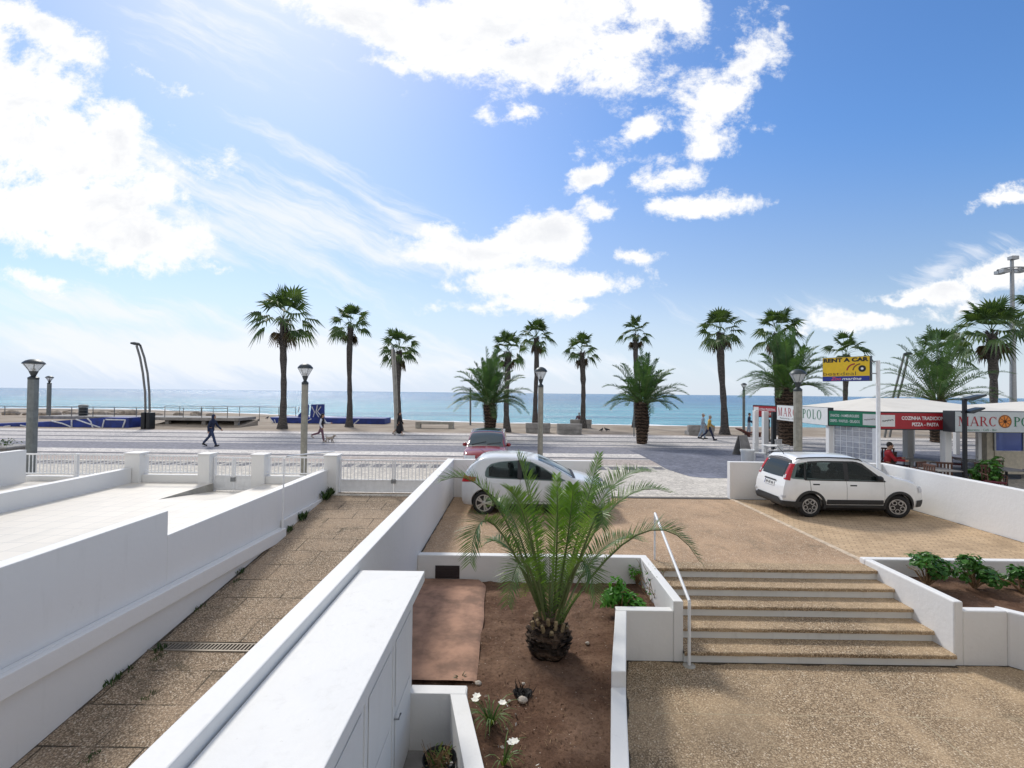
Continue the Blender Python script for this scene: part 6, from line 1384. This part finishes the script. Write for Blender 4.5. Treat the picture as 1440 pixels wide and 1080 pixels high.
put(c1, 'white plastic chair nearest the dark tail of white car', A(1082, 640, 21.4).x, 20.9, R(-150)); put(c1, 'white plastic chair in front of date palm trunk', A(1100, 640, 23).x, 23.0, R(20))
make_table('white topped table among the white plastic chairs', None, (*A(1088, 640, 22.2).xy, 0), 'plastic_w')
mb = MB(); mb.lathe([(.20, 0), (.24, .05), (.27, .52), (.30, .56), (.30, .64), (.27, .64), (.26, .56), (.05, .54)], 22); o = mb.build('white_pot', M['s_white'], smooth=True); o.location = (*A(1051, 640, 21.2).xy, 0); tag(o, 'round white pot at the end of the short wall', 'pot')
ab = thing('menu_board', 'dark folding menu board left of the restaurant', 'menu board', (*G(1044, 640).xy, 0), R(20))
for s in (-1, 1):
    mb = MB(); b_ = [(-.36, s * .32, 0), (.36, s * .32, 0), (.24, s * .05, 1.0), (-.24, s * .05, 1.0)]; n_ = [(x, y - s * .03, z) for x, y, z in b_]; mb.face(b_); mb.face(n_); [mb.face([b_[i], b_[(i + 1) % 4], n_[(i + 1) % 4], n_[i]]) for i in range(4)]; mb.build('board', M['conc'], ab)
bl = thing('double_lamp', 'black double headed lamp post behind right wall', 'street lamp', (*A(1356.5, 600, 15.0).xy, 0)); zt = A(1356, 561, 15).z
mb = MB(); mb.box(-.045, -.045, 0, .045, .045, zt); mb.build('post', M['black'], bl, bevel=.008)
for z, L_, mt in ((zt - .02, .55, 'steel'), (zt - .42, .50, 'black')):
    mb = MB(); mb.xzprism([(.03, z - .02), (.14, z - .02), (L_, z + .12), (L_ - .02, z + .17), (.20, z + .10), (.03, z + .05)], -.16, .16); mb.build('lamp_head', M['metal_d'], bl, bevel=.012)
    mb = MB(); mb.face([(.16, -.14, z - .024), (L_ - .03, -.14, z + .104), (L_ - .03, .14, z + .104), (.16, .14, z - .024)]); mb.build('diffuser', M['s_white'], bl)
shrub('potted_shrub', 'tall leafy plant beside black double lamp in restaurant', 'plant', (*A(1396, 660, 15.2).xy, .1), .42, 1.05, 260, .085, 'shrub_d', 71, clump=10)
shrub('potted_shrub', 'low leafy plant at left of black double lamp', 'plant', (*A(1372, 660, 15.3).xy, .15), .24, .6, 90, .075, 'shrub_d', 72, clump=5)
bn = thing('wooden_lounger', 'low red-brown wooden lounger by distant dark lamp', 'lounger', (*G(1051, 614).xy, 0), R(10)); M['rwood'] = plain('red_brown_wood', (0.12, 0.035, 0.025), .7)
mb = MB(); mb.box(-.1, -.3, .25, .95, .3, .33); mb.build('seat', M['rwood'], bn, bevel=.01); mb = MB(); mb.xzprism([(-.1, .25), (-.1, .33), (-.75, .62), (-.78, .55)], -.3, .3); mb.build('backrest', M['rwood'], bn)
for x in (0, .85): mb = MB(); mb.box(x - .04, -.28, 0, x + .04, .28, .249); mb.build('leg', M['rwood'], bn)
# ------------------------------------------------------------------ people, dog, birds
def skin(name, c): return plain(name, c, .6, var=.06)
M['skin'] = skin('skin', (0.42, 0.24, 0.16)); M['hair'] = plain('dark_hair', (0.018, 0.013, 0.010), .7); M['hair_g'] = plain('grey_hair', (0.35, 0.34, 0.33), .7); M['eye'] = plain('eye', (0.02, 0.02, 0.02), .3)
def cloth(name, c): M[name] = plain(name, c, .85, var=.18, scale=9, bump=.3)
for nm, c_ in (('navy_cloth', (0.014, 0.022, 0.055)), ('jeans_cloth', (0.028, 0.045, 0.10)), ('black_cloth', (0.010, 0.010, 0.014)), ('white_cloth', (0.62, 0.64, 0.68)), ('mauve_cloth', (0.16, 0.085, 0.11)), ('yellow_cloth', (0.50, 0.33, 0.08)), ('pale_blue_cloth', (0.30, 0.38, 0.48)), ('red_cloth', (0.28, 0.010, 0.018)), ('khaki_cloth', (0.17, 0.15, 0.12)), ('shoe_cloth', (0.02, 0.02, 0.022)), ('light_shoe', (0.45, 0.40, 0.36))): cloth(nm, c_)
def remesh(o, vox, it=4):
    m = o.modifiers.new('join', 'REMESH'); m.mode = 'VOXEL'; m.voxel_size = vox; m.use_smooth_shade = True
    s = o.modifiers.new('soften', 'SMOOTH'); s.iterations = it; s.factor = .5
def person(label, base, face_dir, H, legs, arms, top, bottom, shoe, hair, lean=0.0, female=False, sit=False, sleeves=True, extra=None, hood=False, skirt=False, vest=False):
    """legs: per side (hip swing, knee bend) in degrees; arms: per side (shoulder swing, elbow bend, spread)"""
    t = thing('person', label, 'person', base, face_dir - math.pi / 2); k = H / 1.75
    hipz = .93; J = {}; lz = []
    def rot(v, a): return Vector((v[0], v[1] * math.cos(a) + v[2] * math.sin(a), v[2] * math.cos(a) - v[1] * math.sin(a)))
    hip = Vector((0, 0, 0)); ln = R(lean)
    up = lambda x, y, z: rot((x, y, z), ln)
    for i, s in enumerate((-1, 1)):
        a, kb = R(legs[i][0]), R(legs[i][1]); h = Vector((s * .085, 0, 0)); kn = h + Vector((s * .01, math.sin(a), -math.cos(a))) * .44; b = a - kb; an = kn + Vector((0, math.sin(b), -math.cos(b))) * .42
        fp_ = b * .7 if not sit else 0; toe = an + Vector((s * .02, math.cos(fp_) * .17, -.05 + math.sin(fp_) * .17)); heel = an + Vector((0, -.05, -.055)); J[s] = (h, kn, an, toe, heel); lz += [toe.z - .025, heel.z - .025]
    dz = -min(lz)
    W_ = .185 if not female else .165
    off = Vector((0, 0, dz))
    def V(v): return (Vector(v) + off) * k
    def tube(mb, pts, rads, n=10): mb.tube([V(p) for p in pts], [r_ * k for r_ in rads], n); [mb.ell(V(p), (r_ * k,) * 3, nu=8, nv=6) for p, r_ in zip(pts, rads)]
    def ell(mb, c, r_, rm=None): mb.ell(V(c), tuple(x * k for x in r_), rm)
    rm = Matrix.Rotation(-ln, 3, 'X')
    B = MB(); head = up(0, .02, .69 + .02); 
    ell(B, up(0, 0, .10), (.145, .10, .13), rm); ell(B, up(0, .0, .30), (.135, .095, .16), rm); ell(B, up(0, .0, .42), (W_ * .95, .105, .13), rm)
    tube(B, [up(-W_ * .85, 0, .47), up(W_ * .85, 0, .47)], [.058, .058]); tube(B, [up(0, -.01, .46), up(0, .0, .60)], [.062, .055])
    ell(B, head, (.074, .092, .112), rm); ell(B, head + up(0, .035, -.07), (.05, .055, .05), rm); ell(B, head + up(0, .095, -.012), (.014, .022, .026), rm); ell(B, head + up(0, .085, -.055), (.024, .012, .010), rm)
    for s in (-1, 1): ell(B, head + up(s * .074, -.005, -.01), (.012, .02, .032), rm)
    T = MB(); ell(T, up(0, 0, .06), (.165, .118, .10), rm); ell(T, up(0, 0, .22), (.155, .115, .18), rm); ell(T, up(0, .005, .41), (W_ + .012, .125, .14), rm); tube(T, [up(-W_ * .88, 0, .47), up(W_ * .88, 0, .47)], [.07, .07]); tube(T, [up(0, 0, .47), up(0, 0, .545)], [.075, .062])
    if hood: ell(T, head + up(0, -.025, .01), (.098, .105, .128), rm); tube(T, [up(0, -.02, .5), head], [.09, .08])
    SL = MB()
    for i, s in enumerate((-1, 1)):
        a, eb, sp = arms[i]; a, eb, sp = R(a), R(eb), R(sp); sh = up(s * (W_ + .005), 0, .465); el_ = sh + Vector((s * math.sin(sp), math.sin(a) * math.cos(sp), -math.cos(a) * math.cos(sp))) * .29
        f = a + eb; fd = Vector((s * math.sin(sp) * .4, math.sin(f), -math.cos(f))).normalized(); wr = el_ + fd * .25
        tube(B, [sh, el_, wr], [.05, .040, .028])
        sd = Vector((1, 0, 0)); nn_ = fd.cross(sd).normalized(); palm = wr + fd * .05; tube(B, [wr, palm], [.028, .034])
        for q in range(4): x = (q - 1.5) * .017; L_ = (.062, .072, .068, .052)[q]; p0 = palm + nn_ * x + fd * .015; tube(B, [p0, p0 + fd * L_ * .55 + sd * s * -.006, p0 + fd * L_ * .95 - sd * s * .022], [.0095, .009, .008], 6)
        th = wr + fd * .02 + nn_ * .03; tube(B, [th, th + fd * .03 + nn_ * .018, th + fd * .06 + nn_ * .018], [.011, .010, .009], 6)
        (tube(SL if vest else T, [sh, el_] + ([wr] if sleeves else []), [.066, .058] + ([.046] if sleeves else [])) if not (not sleeves and vest) else None)
    Tr = MB(); ell(Tr, Vector((0, 0, .03)), (.16, .118, .12)); Sh = MB()
    for s in (-1, 1):
        h, kn, an, toe, heel = J[s]; tube(B, [h, kn, an], [.085, .055, .04]); tube(B, [heel, an], [.036, .04]); tube(B, [heel, (heel + toe) / 2, toe], [.034, .036, .03])
        if not skirt: tube(Tr, [h, (h + kn) / 2, kn, (kn + an) / 2 + Vector((0, -.012, 0)), an + Vector((0, 0, .02))], [.102, .09, .068, .068, .055])
        tube(Sh, [heel, (heel + toe) / 2, toe], [.043, .046, .04]); tube(Sh, [heel, an], [.043, .048])
    if skirt: tube(Tr, [(0, 0, .05), (0, .02, -.25), (0, .03, -.55)], [.15, .20, .26], 14)
    b = B.build('body', M['skin'], t); remesh(b, .011, 3)
    for mb, nm, mt, vx in ((T, 'top', top, .016), (Tr, 'skirt' if skirt else 'trousers', bottom, .016), (Sh, 'shoes', shoe, .014)):
        o = mb.build(nm, M[mt], t); remesh(o, vx, 3)
    if SL.v: remesh(SL.build('sleeves', M['white_cloth'], t), .016, 3)
    if not hood:
        Hh = MB(); ell(Hh, head + up(0, -.018, .028), (.086, .098, .105), rm)
        if female: tube(Hh, [head + up(0, -.06, .02), head + up(0, -.10, -.12), head + up(0, -.09, -.24)], [.08, .07, .04])
        o = Hh.build('hair', M[hair], t); remesh(o, .014, 2)
    for s in (-1, 1): mb = MB(); ell(mb, head + up(s * .03, .088, .012), (.011, .008, .008)); mb.build('eye', M['eye'], t, smooth=True)
    return t
def g3(px, py): p = G(px, py); return (p.x, p.y, 0)
E, Wt = 0.0, math.pi     # walking towards +x / towards -x
person('person in dark hooded jacket and jeans striding right along promenade', g3(297, 627.5), E, 1.74, ((-26, 14), (24, 6)), ((22, 25, 8), (-18, 20, 8)), 'navy_cloth', 'jeans_cloth', 'shoe_cloth', 'hair', 8, hood=True)
person('person in dark vest and mauve trousers walking a small dog', g3(452, 621.5), E, 1.68, ((-30, 42), (14, 4)), ((35, 55, 6), (-10, 40, 8)), 'black_cloth', 'mauve_cloth', 'light_shoe', 'hair', 4, female=True, vest=True)
person('person in long black clothes walking past the twin pole', g3(561, 612), E, 1.66, ((-22, 20), (20, 5)), ((15, 20, 6), (-15, 15, 6)), 'black_cloth', 'black_cloth', 'light_shoe', 'hair', 2, female=True, skirt=True)
person('person in white and pale blue walking behind yellow shirted companion', g3(988, 617), R(-25), 1.72, ((-12, 10), (12, 4)), ((12, 20, 8), (-12, 15, 8)), 'pale_blue_cloth', 'pale_blue_cloth', 'shoe_cloth', 'hair_g', 2)
person('person in yellow shirt and dark trousers walking beside companion in white', g3(997, 619), R(-20), 1.70, ((-26, 20), (24, 5)), ((18, 30, 10), (-20, 20, 10)), 'yellow_cloth', 'navy_cloth', 'shoe_cloth', 'hair_g', 4)
person('person in dark top standing by the small distant dark lamp', g3(1053, 612), R(-20), 1.66, ((-6, 4), (8, 4)), ((20, 50, 8), (10, 40, 8)), 'navy_cloth', 'pale_blue_cloth', 'shoe_cloth', 'hair', 3)
person('person in black top and khaki trousers half hidden by restaurant post', g3(1079, 621), E, 1.74, ((-8, 4), (10, 4)), ((8, 15, 8), (-8, 15, 8)), 'black_cloth', 'khaki_cloth', 'shoe_cloth', 'hair', 2)
rp_ = A(1247, 640, 17.4)
person('person in red shirt sitting inside restaurant beside the sign pole', (rp_.x, 17.4, 0), R(-25), 1.74, ((84, 86), (80, 84)), ((35, 60, 10), (30, 60, 10)), 'red_cloth', 'navy_cloth', 'shoe_cloth', 'hair', 6, sit=True)
c = put(ch0, 'brown chair under the person in red shirt', rp_.x - .02, 17.42, R(-25) - math.pi / 2 + math.pi)
sp_ = A(815, 590, 42.5)
person('person sitting on the farther stone seat facing the sea', (sp_.x, G(817, 602).y + .55, 0), R(90), 1.68, ((84, 86), (80, 84)), ((30, 55, 10), (30, 55, 10)), 'mauve_cloth', 'khaki_cloth', 'shoe_cloth', 'hair_g', -2, sit=True)
# dog
dg_ = thing('dog', 'small fluffy pale dog trotting beside its walker', 'dog', g3(464, 622), 0); M['fur'] = plain('cream_grey_fur', (0.36, 0.31, 0.26), .95, var=.35, scale=14, bump=.8)
B = MB()
def dt(pts, rads): B.tube(pts, rads, 8); [B.ell(p, (r_,) * 3, nu=8, nv=6) for p, r_ in zip(pts, rads)]
dt([(-.17, 0, .25), (-.05, 0, .245), (.10, 0, .255), (.16, 0, .28)], [.075, .075, .092, .08]); dt([(.16, 0, .29), (.23, 0, .37)], [.07, .06]); B.ell((.26, 0, .40), (.075, .06, .06)); dt([(.30, 0, .385), (.36, 0, .37)], [.038, .026])
for s in (-1, 1): dt([(.24, s * .055, .43), (.22, s * .075, .37)], [.022, .028])
dt([(-.18, 0, .28), (-.25, 0, .36), (-.23, 0, .43)], [.03, .026, .018])
for s, ph in ((-1, .06), (1, -.05)):
    dt([(.13, s * .05, .22), (.12 + ph, s * .05, .11), (.15 + ph * 1.4, s * .05, .02)], [.042, .028, .024]); dt([(.16 + ph * 1.4, s * .05, .015), (.19 + ph * 1.4, s * .05, .012)], [.022, .018])
    dt([(-.15, s * .05, .23), (-.11 - ph, s * .055, .15), (-.19 - ph, s * .055, .10), (-.17 - ph * 1.3, s * .05, .02)], [.055, .038, .026, .022]); dt([(-.17 - ph * 1.3, s * .05, .015), (-.13 - ph * 1.3, s * .05, .012)], [.022, .018])
b = B.build('body', M['fur'], dg_); remesh(b, .011, 3)
# pigeons
M['bird'] = plain('pigeon_feathers', (0.035, 0.037, 0.045), .8, var=.4, scale=20)
mb = MB(); mb.ell((0, 0, .13), (.13, .065, .07), Matrix.Rotation(R(-12), 3, 'Y')); mb.ell((.12, 0, .215), (.038, .034, .036)); mb.tube([(.08, 0, .15), (.115, 0, .21)], [.045, .032], 8); mb.tube([(.15, 0, .212), (.178, 0, .205)], [.010, .003], 6); mb.tube([(-.1, 0, .12), (-.22, 0, .085)], [.045, .028], 8)
for s in (-1, 1): mb.tube([(.0, s * .025, .08), (.01, s * .025, .0)], .008, 5); mb.tube([(.01, s * .025, .006), (.045, s * .03, .004)], .006, 5)
pg = mb.build('pigeon', M['bird'], smooth=True); tag(pg, 'dark pigeon pecking on the sand strip left of tallest palm', 'pigeon', 'pigeons on the sand')
r = random.Random(31); first = True
for px, py in [(270, 597), (289, 591), (312, 597), (341, 592.5), (353, 589), (362, 592), (376, 588), (383, 590), (308, 592), (265, 598), (299, 589)]:
    o = pg if first else pg.copy(); first = False
    if o is not pg: COL.objects.link(o)
    p = G(px, py + 1.5); o.location = (p.x, p.y, 0); o.rotation_euler = (0, 0, r.uniform(0, 6.28)); s = 1.5 if False else 1.25; o.scale = (s, s, s)
for px, py in [(846, 607), (853, 606.5)]:
    o = pg.copy(); COL.objects.link(o); p = G(px, py); o.location = (p.x, p.y, 0); o.rotation_euler = (0, 0, r.uniform(0, 6)); o['label'] = 'dark pigeon on the sand between stone seats and middle date palm'
